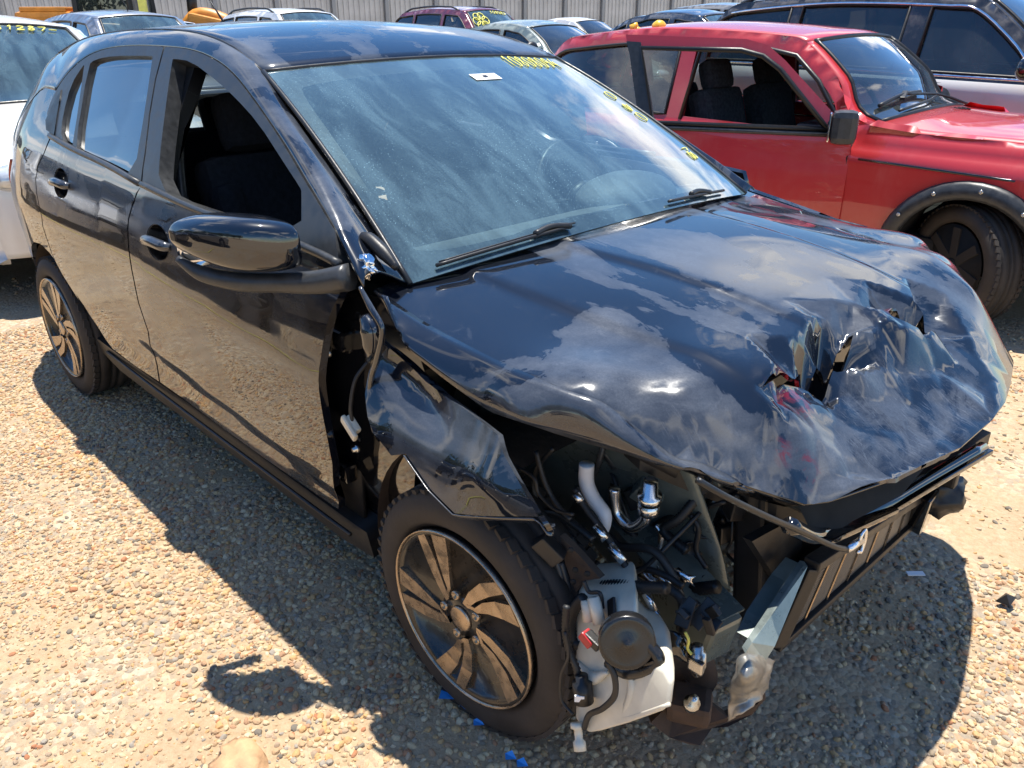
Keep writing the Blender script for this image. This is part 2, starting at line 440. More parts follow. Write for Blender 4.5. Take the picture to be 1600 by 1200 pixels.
M['rail2'] = simple('bright_galvanised_strut', (.22, .26, .25), .3, .5, var=.3, scale=14, coat=.3)
M['rail'] = simple('primer_grey_rail', (.15, .18, .17), .3, .3, var=.25, scale=12, coat=.5)
M['white_plastic'] = simple('milky_white_plastic', (.66, .61, .49), .35, var=.22, scale=7, bmp=.06)
M['white_hose'] = simple('white_hose', (.78, .77, .78), .5, var=.05)
M['yellow'] = simple('yellow_marker', (.80, .74, .16), .6, var=.1)
M['blue_plastic'] = simple('blue_plastic', (.05, .30, .75), .4)
M['red_plastic'] = simple('red_plastic', (.45, .02, .025), .35)
M['rust'] = simple('rusty_dark_metal', (.055, .034, .024), .7, .2, var=.5, scale=14, bmp=.3)
M['liner'] = simple('muddy_arch_liner', (.060, .040, .028), .85, var=.6, scale=8, bmp=.6)
M['sticker'] = simple('white_sticker', (.8, .8, .8), .5, var=.03)
M['lens'] = glassmat('clear_lens', (.75, .78, .8))
M['dglass'] = glassmat('tinted_glass', (.14, .17, .18), film=.10)
M['mud'] = carpaint('muddy_black_paint', (.008, .007, .006), (.16, .115, .07), 1.6, rough=.4, scale=9)
M['cglass'] = glassmat('clear_side_glass', (.45, .52, .50), film=.08)
M['wglass'] = glassmat('dusty_sky_tint_windscreen', (.62, .74, .74), film=.27, filmcol=(.24, .40, .48), drops=1.6, streak=(1.2, 4.0, 1.2))  # dust film, its teal also painting in the blue sky reflection
M['lamp_red'] = simple('red_lamp_plastic', (.35, .012, .012), .08, coat=1.0)

# ------------------------------------------------------------------ ground
def ground_mat():
    m, t, b = newmat('sandy_gravel_ground')
    v = coords(t)
    big = noi(t, v, .33, 5, .6, .3); med = noi(t, v, 1.6, 6, .6); fine = noi(t, v, 70, 5, .75)
    sand = ramp(t, med, [(.25, (.34, .23, .13)), (.5, (.50, .37, .22)), (.75, (.62, .51, .35))])
    cells = voro(t, v, 55, 'F1', 'Color'); sp = node(t, 'ShaderNodeSeparateColor'); t.links.new(cells, sp.inputs[0])
    peb = ramp(t, sp.outputs[0], [(.0, (.30, .22, .17)), (.25, (.50, .40, .30)), (.45, (.42, .27, .18)), (.6, (.58, .53, .46)), (.75, (.22, .21, .21)), (.9, (.60, .50, .36))], 'CONSTANT')
    edge = voro(t, v, 55, 'F1')
    em = ramp(t, edge, [(.0, 1.0), (.55, .35), (.8, .0)])
    k = mth(t, 'MULTIPLY', ramp(t, med, [(.42, 0.15), (.56, 1.0)]).outputs[0], .75)
    c = mixc(t, k, sand.outputs[0], peb.outputs[0])
    red = ramp(t, big, [(.50, 0.0), (.66, .55)])
    c = mixc(t, red.outputs[0], c, (.40, .24, .14))
    c = mixc(t, .35, c, ramp(t, fine, [(.3, (.25, .2, .15)), (.7, (.62, .55, .45))]).outputs[0])
    c = mixc(t, 1.0, c, (1.0, .95, .86), 'MULTIPLY')
    t.links.new(c, b.inputs['Base Color']); b.inputs['Roughness'].default_value = .95; b.inputs['Specular IOR Level'].default_value = .2
    h = mth(t, 'ADD', mth(t, 'MULTIPLY', em.outputs[0], k), mth(t, 'MULTIPLY', fine, .6))
    bump(t, b, h, .8, .012)
    return m
gm = ground_mat()
xs = np.unique(np.r_[np.linspace(-160, -8, 20), np.linspace(-8, 5, 66), np.linspace(5, 80, 12)]); ys = np.unique(np.r_[np.linspace(-80, -5, 12), np.linspace(-5, 6, 56), np.linspace(6, 160, 20)])
X, Y = np.meshgrid(xs, ys, indexing='ij')
Z = np.vectorize(lambda a, b: .012 * noise.noise(Vector((a * .9, b * .9, 3.0))) - .010)(X, Y)
gr = gridmesh('ground', np.stack([X, Y, Z], 2), gm); gr['kind'] = 'structure'

def stone_mat():
    m, t, b = newmat('gravel_stone')
    oi = node(t, 'ShaderNodeObjectInfo'); geo = node(t, 'ShaderNodeNewGeometry')
    r = ramp(t, oi.outputs['Random'], [(.0, (.46, .31, .19)), (.14, (.56, .43, .27)), (.27, (.42, .24, .15)), (.37, (.60, .49, .33)), (.49, (.34, .26, .20)), (.58, (.56, .34, .15)), (.70, (.66, .57, .42)), (.79, (.11, .115, .12)), (.86, (.30, .29, .28)), (.92, (.52, .40, .31)), (.97, (.38, .13, .06))], 'CONSTANT')
    big = noi(t, geo.outputs['Position'], .8, 4, .6); fine = noi(t, geo.outputs['Position'], 240, 4, .7)
    c = mixc(t, ramp(t, big, [(.45, .12), (.65, .5)]).outputs[0], r.outputs[0], (.52, .39, .24))
    c = mixc(t, ramp(t, fine, [(.35, .0), (.7, .35)]).outputs[0], c, (.24, .19, .15))
    c = mixc(t, 1.0, c, (1.0, .95, .86), 'MULTIPLY')
    t.links.new(c, b.inputs['Base Color']); b.inputs['Roughness'].default_value = .85; b.inputs['Specular IOR Level'].default_value = .3
    bump(t, b, fine, .35, .002)
    return m
STM = stone_mat()

def gravel(name, pts, sizes, parent=None, seed=0):
    """loose stones lying on the ground: one stuff object"""
    me = bpy.data.meshes.new(name); me.from_pydata([tuple(map(float, p)) for p in pts], [], [])
    a = me.attributes.new('size', 'FLOAT', 'POINT'); a.data.foreach_set('value', np.asarray(sizes, np.float32))
    o = link(name, me, STM, None, None, 'stuff')
    g = bpy.data.node_groups.new(name + '_scatter', 'GeometryNodeTree')
    g.interface.new_socket('Geometry', in_out='INPUT', socket_type='NodeSocketGeometry'); g.interface.new_socket('Geometry', in_out='OUTPUT', socket_type='NodeSocketGeometry')
    I = g.nodes.new('NodeGroupInput'); O = g.nodes.new('NodeGroupOutput')
    join = g.nodes.new('GeometryNodeJoinGeometry')
    for k in range(8):
        ic = g.nodes.new('GeometryNodeMeshIcoSphere'); ic.inputs['Radius'].default_value = 1.0; ic.inputs['Subdivisions'].default_value = 2
        sp = g.nodes.new('GeometryNodeSetPosition')
        nz = g.nodes.new('ShaderNodeTexVoronoi'); nz.voronoi_dimensions = '4D'; nz.inputs['W'].default_value = 1.37 * k + seed; nz.inputs['Scale'].default_value = .75
        pos = g.nodes.new('GeometryNodeInputPosition'); g.links.new(pos.outputs[0], nz.inputs['Vector'])
        ma = g.nodes.new('ShaderNodeMath'); ma.operation = 'MULTIPLY_ADD'; g.links.new(nz.outputs['Distance'], ma.inputs[0]); ma.inputs[1].default_value = -.62; ma.inputs[2].default_value = 1.22
        vm = g.nodes.new('ShaderNodeVectorMath'); vm.operation = 'SCALE'; g.links.new(pos.outputs[0], vm.inputs[0]); g.links.new(ma.outputs[0], vm.inputs['Scale'])
        v2 = g.nodes.new('ShaderNodeVectorMath'); v2.operation = 'MULTIPLY'; g.links.new(vm.outputs[0], v2.inputs[0]); v2.inputs[1].default_value = (1.0, .62 + .05 * k, .5 + .06 * (k % 4))
        g.links.new(ic.outputs[0], sp.inputs[0]); g.links.new(v2.outputs[0], sp.inputs['Position'])
        fs = g.nodes.new('GeometryNodeSetShadeSmooth'); fs.inputs['Shade Smooth'].default_value = False; g.links.new(sp.outputs[0], fs.inputs[0])
        mt = g.nodes.new('GeometryNodeSetMaterial'); mt.inputs['Material'].default_value = STM; g.links.new(fs.outputs[0], mt.inputs[0])
        ti = g.nodes.new('GeometryNodeGeometryToInstance'); g.links.new(mt.outputs[0], ti.inputs[0]); g.links.new(ti.outputs[0], join.inputs[0])
    ip = g.nodes.new('GeometryNodeInstanceOnPoints'); ip.inputs['Pick Instance'].default_value = True
    mtp = g.nodes.new('GeometryNodeMeshToPoints'); g.links.new(I.outputs[0], mtp.inputs[0])
    g.links.new(mtp.outputs[0], ip.inputs['Points']); g.links.new(join.outputs[0], ip.inputs['Instance'])
    ri = g.nodes.new('FunctionNodeRandomValue'); ri.data_type = 'INT'; ri.inputs['Min'].default_value = 0 if 'Min' in ri.inputs else 0
    for s in ri.inputs:
        if s.type == 'INT' and s.name == 'Min': s.default_value = 0
        if s.type == 'INT' and s.name == 'Max': s.default_value = 7
    g.links.new([s for s in ri.outputs if s.type == 'INT'][0], ip.inputs['Instance Index'])
    rv = g.nodes.new('FunctionNodeRandomValue'); rv.data_type = 'FLOAT_VECTOR'
    rv.inputs[0].default_value = (-.5, -.5, 0); rv.inputs[1].default_value = (.5, .5, 6.28)
    g.links.new(rv.outputs[0], ip.inputs['Rotation'])
    na = g.nodes.new('GeometryNodeInputNamedAttribute'); na.data_type = 'FLOAT'; na.inputs['Name'].default_value = 'size'
    g.links.new(na.outputs[0], ip.inputs['Scale'])
    g.links.new(ip.outputs[0], O.inputs[0])
    md = o.modifiers.new('scatter', 'NODES'); md.node_group = g
    return o

def scatter(x0, x1, y0, y1, dens, smin, smax, clump=.5, keep=None):
    n = int((x1 - x0) * (y1 - y0) * dens); x = rng.uniform(x0, x1, n); y = rng.uniform(y0, y1, n)
    w = np.array([noise.noise(Vector((a * 1.1, b * 1.1, 9.0))) + .6 * noise.noise(Vector((a * 3.7, b * 3.7, 2.0))) for a, b in zip(x, y)])
    k = rng.uniform(-.55, .75, n) < w + .62 - clump
    if keep is not None: k &= keep(x, y)
    x, y = x[k], y[k]; s = smin + (smax - smin) * rng.random(len(x)) ** 2.0
    z = np.array([.012 * noise.noise(Vector((a * .9, b * .9, 3.0))) for a, b in zip(x, y)]) - .010 + s * .04
    return np.stack([x, y, z], 1), s
near_ = lambda x, y: (y > -1.22 + .10 * np.sin(x * 2.3) + .06 * np.sin(x * 7.1)) & (y < .7)
far_ = lambda x, y: ~near_(x, y)
parts_ = [scatter(-3.6, 2.0, -1.45, .7, 11500, .0040, .0138, .34, near_), scatter(-4.2, 2.0, -2.7, .0, 13500, .0026, .0098, .64, far_), scatter(-.9, 2.2, .3, 2.4, 4600, .004, .0135, .58),
          scatter(-4.2, 2.0, -4.6, -2.7, 1500, .006, .014, .5), scatter(-9, -4.2, -3.5, 1.2, 700, .008, .017, .55), scatter(-4, .5, 1.0, 2.9, 700, .008, .016, .6)]
gravel('loose_gravel', np.vstack([p[0] for p in parts_]), np.concatenate([p[1] for p in parts_]))

# ------------------------------------------------------------------ corrugated fence
FEN = simple('galvanised_sheet', (.46, .47, .47), .5, .25, var=.18, scale=1.5)
FPOST = simple('fence_post_steel', (.25, .27, .29), .5, .3, var=.15, scale=2)
CONC = simple('fence_plinth_concrete', (.38, .36, .33), .9, var=.2, scale=3)
fp0 = np.array([-30.957, 14.018]); fdv = np.array([.435, 2.36025]); fu = fdv / np.linalg.norm(fdv); fn_ = np.array([fu[1], -fu[0]])
fence = thing('metal_fence', 'tall grey corrugated metal fence with steel posts behind all the parked cars', 'fence', (fp0[0], fp0[1], 0))
prof = []
x_ = 0.0
while x_ < 2.39:
    prof += [(x_, 0), (x_ + .12, 0), (x_ + .145, .04), (x_ + .215, .04)]; x_ += .24
prof = [p for p in prof if p[0] <= 2.4] + [(2.4, 0)]
pz = [0.42, 4.6]
pm = mesh('fence_sheet', [(a, b, z) for z in pz for a, b in prof], [(i, i + 1, i + 1 + len(prof), i + len(prof)) for i in range(len(prof) - 1)], False)
pm.materials.append(FEN)
mb = MB().box((0, 0, 2.35), (.16, .12, 4.7), bev=.012); po = mb.build('fence_post', FPOST, fence); pmesh = po.data
mb = MB().box((1.2, 0, .22), (2.4, .18, .44), bev=.01); pl = mb.build('fence_plinth', CONC, fence); plm = pl.data
mb = MB().box((1.2, -.03, .62), (2.4, .05, .06)); rl = mb.build('fence_rail', FPOST, fence); rlm = rl.data
ang = math.atan2(fu[1], fu[0])
for k in range(-7, 24):
    for nm, dm in (('fence_sheet', pm), ('fence_post', pmesh), ('fence_plinth', plm), ('fence_rail', rlm)):
        if k == -7 and nm != 'fence_sheet': o = {'fence_post': po, 'fence_plinth': pl, 'fence_rail': rl}[nm]
        else: o = link(nm, dm, None, fence)
        q = fdv * k; off = -.09 if nm == 'fence_sheet' else 0
        o.location = (q[0] - fn_[0] * -off, q[1] - fn_[1] * -off, 0); o.rotation_euler = (0, 0, ang)

# ------------------------------------------------------------------ the wrecked hatchback
def heropaint():
    """black metallic lacquer, rain-streaked: films of dried dust next to clean wet lacquer"""
    m, t, b = newmat('black_car_paint')
    v = coords(t); g = noi(t, coords(t, (1.0, 1.6, 1.0)), 2.3, 8, .60, .6)
    g2 = noi(t, coords(t, (2.0, 2.0, 9.0)), 3.4, 6, .65, .3)
    fine = noi(t, v, 260, 3, .75); sm = noi(t, v, 26, 5, .7, .6)
    k = ramp(t, g, [(.495, .04), (.507, .65), (.60, 1.0)]).outputs[0]
    k = mth(t, 'MULTIPLY', k, ramp(t, g2, [(.36, .55), (.6, 1.0)]).outputs[0])
    k = mth(t, 'ADD', k, mth(t, 'MULTIPLY', ramp(t, sm, [(.60, 0.0), (.66, .35)]).outputs[0], .5))
    k = mth(t, 'MULTIPLY', k, mth(t, 'ADD', mth(t, 'MULTIPLY', fine, .8), .5))
    geo = node(t, 'ShaderNodeNewGeometry'); sp = node(t, 'ShaderNodeSeparateXYZ'); t.links.new(geo.outputs['Normal'], sp.inputs[0])
    up = ramp(t, mth(t, 'ABSOLUTE', sp.outputs[2]), [(.15, .30), (.7, 1.0)]).outputs[0]   # dust settles on what faces up
    k = mth(t, 'MULTIPLY', k, up)
    k = mth(t, 'MULTIPLY', k, .42, True)
    sa = node(t, 'ShaderNodeAttribute'); sa.attribute_name = 'scuff'     # scraped area of the crash: fine white scratches and abraded lacquer
    s1 = noi(t, coords(t, (5, 55, 5), rot=(0, 0, .35)), 2.0, 7, .75, 1.2); s2 = noi(t, coords(t, (6, 40, 6), rot=(0, 0, .9)), 2.3, 7, .75, 1.5); s3 = noi(t, v, 9, 6, .7, .8)
    sc = mth(t, 'MAXIMUM', ramp(t, s1, [(.55, 0.0), (.66, 1.0)]).outputs[0], ramp(t, s2, [(.57, 0.0), (.68, 1.0)]).outputs[0])
    sc = mth(t, 'ADD', mth(t, 'MULTIPLY', sc, .55), mth(t, 'MULTIPLY', ramp(t, s3, [(.42, 0.0), (.58, 1.0)]).outputs[0], mth(t, 'ADD', mth(t, 'MULTIPLY', fine, .6), .2)))
    k = mth(t, 'MAXIMUM', k, mth(t, 'MULTIPLY', mth(t, 'MULTIPLY', sc, sa.outputs['Fac']), .50), True)
    ps = node(t, 'ShaderNodeSeparateXYZ'); t.links.new(v, ps.inputs[0])   # mud thrown up along the sills
    mk = mth(t, 'MULTIPLY', ramp(t, ps.outputs[2], [(.28, 1.0), (.62, 0.0)]).outputs[0], ramp(t, noi(t, coords(t, (3, 3, 1.2)), 5.0, 7, .7, .5), [(.45, 0.0), (.62, 1.0)]).outputs[0])
    mk = mth(t, 'MULTIPLY', mk, mth(t, 'MULTIPLY', fine, .55))
    ra = node(t, 'ShaderNodeAttribute'); ra.attribute_name = 'red_reflect'  # red reflections on the crumpled hood, painted into the colour
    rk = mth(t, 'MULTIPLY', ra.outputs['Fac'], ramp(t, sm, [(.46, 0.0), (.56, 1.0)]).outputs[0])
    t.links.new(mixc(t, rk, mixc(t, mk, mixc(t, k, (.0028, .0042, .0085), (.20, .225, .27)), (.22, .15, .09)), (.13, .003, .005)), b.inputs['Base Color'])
    b.inputs['Roughness'].default_value = .32; b.inputs['Metallic'].default_value = 0.0; b.inputs['Specular IOR Level'].default_value = .06
    b.inputs['Coat IOR'].default_value = 1.82
    t.links.new(mth(t, 'ADD', mth(t, 'MULTIPLY', k, .55), .012, True), b.inputs['Coat Roughness'])
    t.links.new(mth(t, 'SUBTRACT', 1.0, mth(t, 'MULTIPLY', k, 1.1), True), b.inputs['Coat Weight'])
    wv = noi(t, v, 5.0, 2, .5); bp = node(t, 'ShaderNodeBump'); bp.inputs['Strength'].default_value = .05; bp.inputs['Distance'].default_value = .006
    t.links.new(wv, bp.inputs['Height']); t.links.new(bp.outputs[0], b.inputs['Coat Normal'])
    return m
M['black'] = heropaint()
M['scuff'] = M['black']

hero = thing('wrecked_hatchback', 'black crashed hatchback in front with crumpled hood and missing front bumper', 'car')

def sideR(x, z): return np.stack([x, -S(x, z), z], 1)
def sideO(off, sgn=-1): return lambda x, z: np.stack([x, sgn * (S(x, z) + off), z], 1)

RAIL = smoothpoly([(-2.46, 1.156), (-2.469, 1.198), (-2.434, 1.253), (-2.379, 1.301), (-2.259, 1.357), (-2.079, 1.389), (-1.861, 1.401), (-1.613, 1.403), (-1.418, 1.4), (-1.248, 1.379), (-1.107, 1.345), (-0.941, 1.285), (-0.754, 1.211), (-0.614, 1.148), (-0.519, 1.108), (-0.425, 1.065)], 2)
BSEAM_UP = [(-1.611, 1.401), (-1.587, 1.312), (-1.536, 1.214), (-1.468, 1.114), (-1.431, 1.034)]
BSEAM_LO = [(-1.442, 1.028), (-1.459, 1.005), (-1.483, 0.964), (-1.501, 0.923), (-1.5, 0.891), (-1.487, 0.803), (-1.507, 0.657), (-1.488, 0.563), (-1.529, 0.453), (-1.567, 0.349)]
BELT_R = [(-2.326, 1.085), (-2.083, 1.068), (-1.735, 1.051), (-1.444, 1.031)]
BELT_F = [(-1.429, 1.031), (-1.249, 1.022), (-1.094, 1.015), (-0.954, 1.013), (-0.765, 1.014), (-0.597, 1.015), (-0.464, 1.01), (-0.378, 1.003)]
RD_REAR = [(-2.332, 1.083), (-2.36, 1.024), (-2.415, 0.976), (-2.433, 0.922), (-2.413, 0.872), (-2.372, 0.797), (-2.394, 0.753), (-2.378, 0.642), (-2.309, 0.574), (-2.152, 0.488), (-2.029, 0.382)]
FD_BOT = [(-1.559, 0.35), (-1.172, 0.335), (-0.877, 0.33), (-0.495, 0.334)]
FD_FRONT = [(-0.493, 0.334), (-0.442, 0.504), (-0.443, 0.636), (-0.441, 0.7), (-0.436, 0.761), (-0.422, 0.821), (-0.4, 0.887), (-0.365, 0.952)]

def both(fn):
    for sg in (-1, 1): fn(sg)

# doors, frames and glass on both flanks
WIN_F = smoothpoly([(-1.315, 1.039), (-1.404, 1.172), (-1.465, 1.272), (-1.521, 1.368), (-1.514, 1.372), (-1.389, 1.369), (-1.204, 1.329), (-1.064, 1.294), (-0.895, 1.243), (-0.71, 1.168), (-0.61, 1.129), (-0.596, 1.12), (-0.548, 1.047), (-0.769, 1.024), (-0.957, 1.022), (-1.113, 1.024)], 1, True)
WIN_R = smoothpoly([(-2.048, 1.077), (-2.199, 1.332), (-2.153, 1.351), (-1.991, 1.367), (-1.683, 1.375), (-1.675, 1.371), (-1.599, 1.244), (-1.494, 1.045), (-1.739, 1.057), (-1.988, 1.068)], 1, True)
WIN_Q = smoothpoly([(-2.21, 1.086), (-2.278, 1.161), (-2.306, 1.264), (-2.251, 1.328), (-2.236, 1.329), (-2.074, 1.079), (-2.093, 1.079)], 1, True)
TRI = [(-2.385, 1.242), (-2.417, 1.193), (-2.438, 1.133), (-2.392, 1.104), (-2.286, 1.095)]

def cup(x, z, tilt): return [(x + .073 * math.cos(t) * math.cos(tilt) - .049 * math.sin(t) * math.sin(tilt), z + .073 * math.cos(t) * math.sin(tilt) + .049 * math.sin(t) * math.cos(tilt)) for t in np.linspace(0, 2 * math.pi, 25)[:-1]]
def fdoor(sg):
    d = panel('front_door', BSEAM_LO + FD_BOT + FD_FRONT + BELT_F[::-1], sideO(0, sg), .028, M['black'], hero, holes=[cup(-1.285, .893, -.06)], flip=sg > 0, rim=.02)
    fr = panel('window_frame', BSEAM_UP[::-1] + [p for p in RAIL if p[0] > BSEAM_UP[0][0] + .004 and (sg < 0 or p[0] < -.98)] + [q for q in BELT_F[::-1] if sg < 0 or q[0] < -.98], sideO(.003, sg), .03, M['trim'], d, holes=[WIN_F if sg < 0 else [(max(-9, min(x, -1.03)), z) for x, z in WIN_F if x < -1.03]], flip=sg > 0, rim=.045)
    # belt weather strip
    b = [(x, z + .004) for x, z in BELT_F if sg < 0 or x < -.7]; MB().tube([(x, sg * (S(x, z) + .005), z) for x, z in b], .010, 6, 3).build('belt_moulding', M['trim'], d)
    if sg > 0:
        panel('window_glass', [q for q in WIN_F if q[0] < -1.03], sideO(-.02, sg), .06, M['cglass'], d, flip=True, rim=0)
    return d
def rdoor(sg):
    d = panel('rear_door', [BSEAM_LO[0]] + BELT_R[::-1] + RD_REAR[1:] + [(-1.977, 0.357), (-1.779, 0.35)] + [(BSEAM_LO[-1][0] - .012, BSEAM_LO[-1][1])] + [(x - .010, z) for x, z in BSEAM_LO[::-1][1:-1]], sideO(0, sg), .028, M['black'], hero, holes=[cup(-2.14, .948, -.10)], flip=sg > 0, rim=.02)
    rl_ = [p for p in RAIL if p[0] < BSEAM_UP[0][0] - .010]
    fr = panel('window_frame', [p for p in rl_] + [(x - .010, z) for x, z in BSEAM_UP] + BELT_R[::-1], sideO(.003, sg), .03, M['trim'], d, holes=[WIN_R, WIN_Q], flip=sg > 0, rim=.03)
    panel('window_glass', WIN_R, sideO(-.012, sg), .05, M['dglass'], d, flip=sg > 0, rim=0)
    panel('quarter_glass', WIN_Q, sideO(-.012, sg), .05, M['dglass'], d, flip=sg > 0, rim=0)
    panel('corner_trim', TRI, sideO(.007, sg), .04, M['plastic'], d, flip=sg > 0, rim=.006)
    MB().tube([(x, sg * (S(x, z) + .005), z + .004) for x, z in BELT_R], .010, 6, 3).build('belt_moulding', M['trim'], d)
    return d
DF = {}; DR = {}
for sg in (-1, 1):
    DF[sg] = fdoor(sg); DR[sg] = rdoor(sg)

# door handles: dished cup and chrome-black bar
def handle(door, x, z, sg, tilt):
    y = S(x, z); a = np.linspace(0, 2 * math.pi, 25)[:-1]
    V = []; F = []
    for k, (rr, dp) in enumerate(((1.0, .0005), (.95, -.006), (.8, -.022), (.45, -.034), (.0, -.038))):
        for t in a:
            u = .075 * rr * math.cos(t); w = .050 * rr * math.sin(t); xx = x + u * math.cos(tilt) - w * math.sin(tilt); zz = z + u * math.sin(tilt) + w * math.cos(tilt)
            V.append((xx, sg * (float(S(xx, zz)) + dp + .0015), zz))
    n = len(a)
    for k in range(4):
        for i in range(n): F.append((k * n + i, k * n + (i + 1) % n, (k + 1) * n + (i + 1) % n, (k + 1) * n + i))
    h = link('door_handle', mesh('door_handle', V, F), M['gloss'], door)
    p = [(x - .080, sg * (y - .002), z - .008), (x - .065, sg * (y + .010), z - .003), (x, sg * (y + .018), z + .006), (x + .065, sg * (y + .013), z + .004), (x + .086, sg * (y - .002), z)]
    mb = MB(); mb.tube([(a_[0], a_[1], a_[2]) for a_ in p], [.009, .015, .016, .016, .010], 10, 6); mb.build('grip', M['black'], h)
for sg in (-1, 1):
    handle(DF[sg], -1.285, .893, sg, -.06); handle(DR[sg], -2.14, .948, sg, -.10)

# roof rail and pillars: strip from the door opening to the roof edge / windscreen edge / tailgate edge
EDGE = np.array([(-.30, -.70, .952), (-.47, -.67, 1.04), (-.75, -.628, 1.193), (-.93, -.60, 1.288), (-1.055, -.58, 1.352), (-1.16, -.567, 1.388), (-1.28, -.556, 1.416), (-1.42, -.548, 1.437), (-1.6, -.542, 1.449), (-1.9, -.535, 1.449), (-2.2, -.53, 1.438), (-2.5, -.532, 1.412), (-2.72, -.54, 1.372), (-2.90, -.56, 1.315), (-2.99, -.60, 1.21), (-3.06, -.65, 1.08), (-3.10, -.69, .97), (-3.12, -.71, .90)])
LOW2 = [(-.29, .975)] + [(x, z) for x, z in RAIL[::-1]] + [(-2.52, 1.235), (-2.62, 1.235), (-2.74, 1.18), (-2.85, 1.10), (-2.95, 1.0), (-3.03, .90)]
def par(c, n=90): return resample(c, n=n)
E3 = curve(EDGE, 6)
LOW2 = [p for p in LOW2 if not (p[0] < -2.3 and p[1] < 1.22 and p[0] > -2.5)]
L2 = np.array(smoothpoly(LOW2, 1)); L3 = np.stack([L2[:, 0], -S(L2[:, 0], L2[:, 1]), L2[:, 1]], 1)
# pair by landmarks so the cross-sections stay square to the rail
def pair(A, B, marks, n):
    ra = []; rb = []
    def near(C, p): return int(np.argmin(np.linalg.norm(C[:, [0, 2]] - np.array(p), axis=1)))
    for (a0, b0), (a1, b1), m in zip(marks[:-1], marks[1:], n):
        ia, ja = near(A, a0), near(A, a1); ib, jb = near(B, b0), near(B, b1)
        ra.append(resample(A[ia:ja + 1], n=m)[:-1]); rb.append(resample(B[ib:jb + 1], n=m)[:-1])
    ra.append(A[ja:ja + 1]); rb.append(B[jb:jb + 1]); return np.vstack(ra), np.vstack(rb)
PA, PB = pair(L3, E3, [((-.29, .975), (-.30, .952)), ((-1.12, 1.344), (-1.055, 1.352)), ((-1.62, 1.402), (-1.6, 1.449)), ((-2.275, 1.357), (-2.5, 1.412)), ((-2.52, 1.235), (-2.80, 1.35)), ((-2.85, 1.10), (-3.02, 1.15)), ((-3.03, .90), (-3.12, .90))], [22, 10, 14, 12, 12, 10])
wd = PB - PA; e_ = 1e-3
nS = np.stack([-(S(PA[:, 0] + e_, PA[:, 2]) - S(PA[:, 0] - e_, PA[:, 2])) / (2 * e_), -np.ones(len(PA)), -(S(PA[:, 0], PA[:, 2] + e_) - S(PA[:, 0], PA[:, 2] - e_)) / (2 * e_)], 1); nS /= np.linalg.norm(nS, axis=1)[:, None]
dT = wd - (wd * nS).sum(1)[:, None] * nS; dT *= (np.linalg.norm(wd, axis=1) / (np.linalg.norm(dT, axis=1) + 1e-9))[:, None]
for _ in range(5): dT[1:-1] = (dT[:-2] + 2 * dT[1:-1] + dT[2:]) / 4
CPt = PA + dT * .52; ss = np.linspace(0, 1, 11)[None, :, None]
PG = PA[:, None] * (1 - ss) ** 2 + CPt[:, None] * 2 * ss * (1 - ss) + PB[:, None] * ss ** 2
for sg in (-1, 1):
    g = PG.copy(); g[:, :, 1] *= -sg
    if sg > 0:   # the far pillar foot is crushed inwards
        kf = np.interp(g[:, 0, 0], [-1.25, -.85], [0, .62])[:, None, None]; g = g * (1 - kf) + g[:, -1:] * kf
    gridmesh('roof_rail', g, M['black'], hero, flip=sg > 0, solid=.006)
_i = max(i for i in range(len(L2)) if L2[i, 0] > -2.30)
_top = [tuple(p) for p in L2[_i:] if p[0] < -2.435][::-1]
QP = _top + [(x - .004, z) for x, z in sorted([p for p in RAIL[:20] if p[1] < _top[-1][1] - .012 and p[0] < -2.3], key=lambda p: -p[1])] + [(x - .010, z) for x, z in RD_REAR[:-2]] + \
     [(-2.20, .50), (-2.23, .545), (-2.31, .605), (-2.42, .645), (-2.53, .66), (-2.64, .645), (-2.74, .605), (-2.82, .54), (-2.875, .45), (-2.895, .35), (-2.90, .26), (-3.12, .25), (-3.21, .34), (-3.22, .55), (-3.17, .70), (-3.14, .80), (-3.12, .885)]
for sg in (-1, 1):
    panel('quarter_panel', QP, sideO(0, sg), .03, M['black'], hero, flip=sg > 0, rim=.02)
    lp = smoothpoly([(-3.13, .90), (-2.99, .895), (-2.87, .955), (-2.90, .925), (-2.99, .82), (-3.10, .79), (-3.16, .80)], 1, True)
    panel('tail_light', lp, sideO(.006, sg), .03, M['lamp_red'], hero, flip=sg > 0, rim=.01)
    sp_ = [(-2.20, .335), (-.50, .30), (-.40, .30), (-.40, .215), (-.55, .195), (-2.05, .235), (-2.20, .27)]
    panel('sill', sp_, sideO(-.012, sg), .05, M['plastic'], hero, flip=sg > 0, rim=.06)
    MB().tube([(-2.1, sg * .818, .305), (-1.4, sg * .825, .295), (-.45, sg * .822, .278)], .006, 6, 3).build('sill_edge', M['plastic'], hero)

# roof skin
Rr = E3[E3[:, 0] <= -1.05]; Rr = Rr[Rr[:, 2] > 1.30]; Rr = resample(Rr, n=40)
vv = np.linspace(-1, 1, 25)
RG = np.zeros((40, 25, 3))
for i, p in enumerate(Rr):
    t = i / 39; bow = .035 * max(0, 1 - t * 3.2) - .05 * max(0, (t - .75) / .25)
    for j, v_ in enumerate(vv):
        c = 1 - v_ * v_
        RG[i, j] = (p[0] + bow * c, p[1] * v_ * -1, p[2] + (.019 + .008 * min(1, t * 3)) * c)
gridmesh('roof', RG, M['black'], hero, solid=.008)
for sg in (-1, 1): MB().tube([(p[0], sg * -p[1], p[2] - .001) for p in Rr[::4]], .004, 6, 2).build('roof_moulding', M['plastic'], hero)
mb = MB(); mb.tube([(-2.42, .02, 1.447), (-2.62, .02, 1.62)], [.005, .002], 6, 1); mb.lathe([(0, .03), (.012, .028), (.03, .012), (.034, 0)], (-2.42, .02, 1.435), (0, 0, 1), 14); mb.build('roof_aerial', M['plastic'], hero)

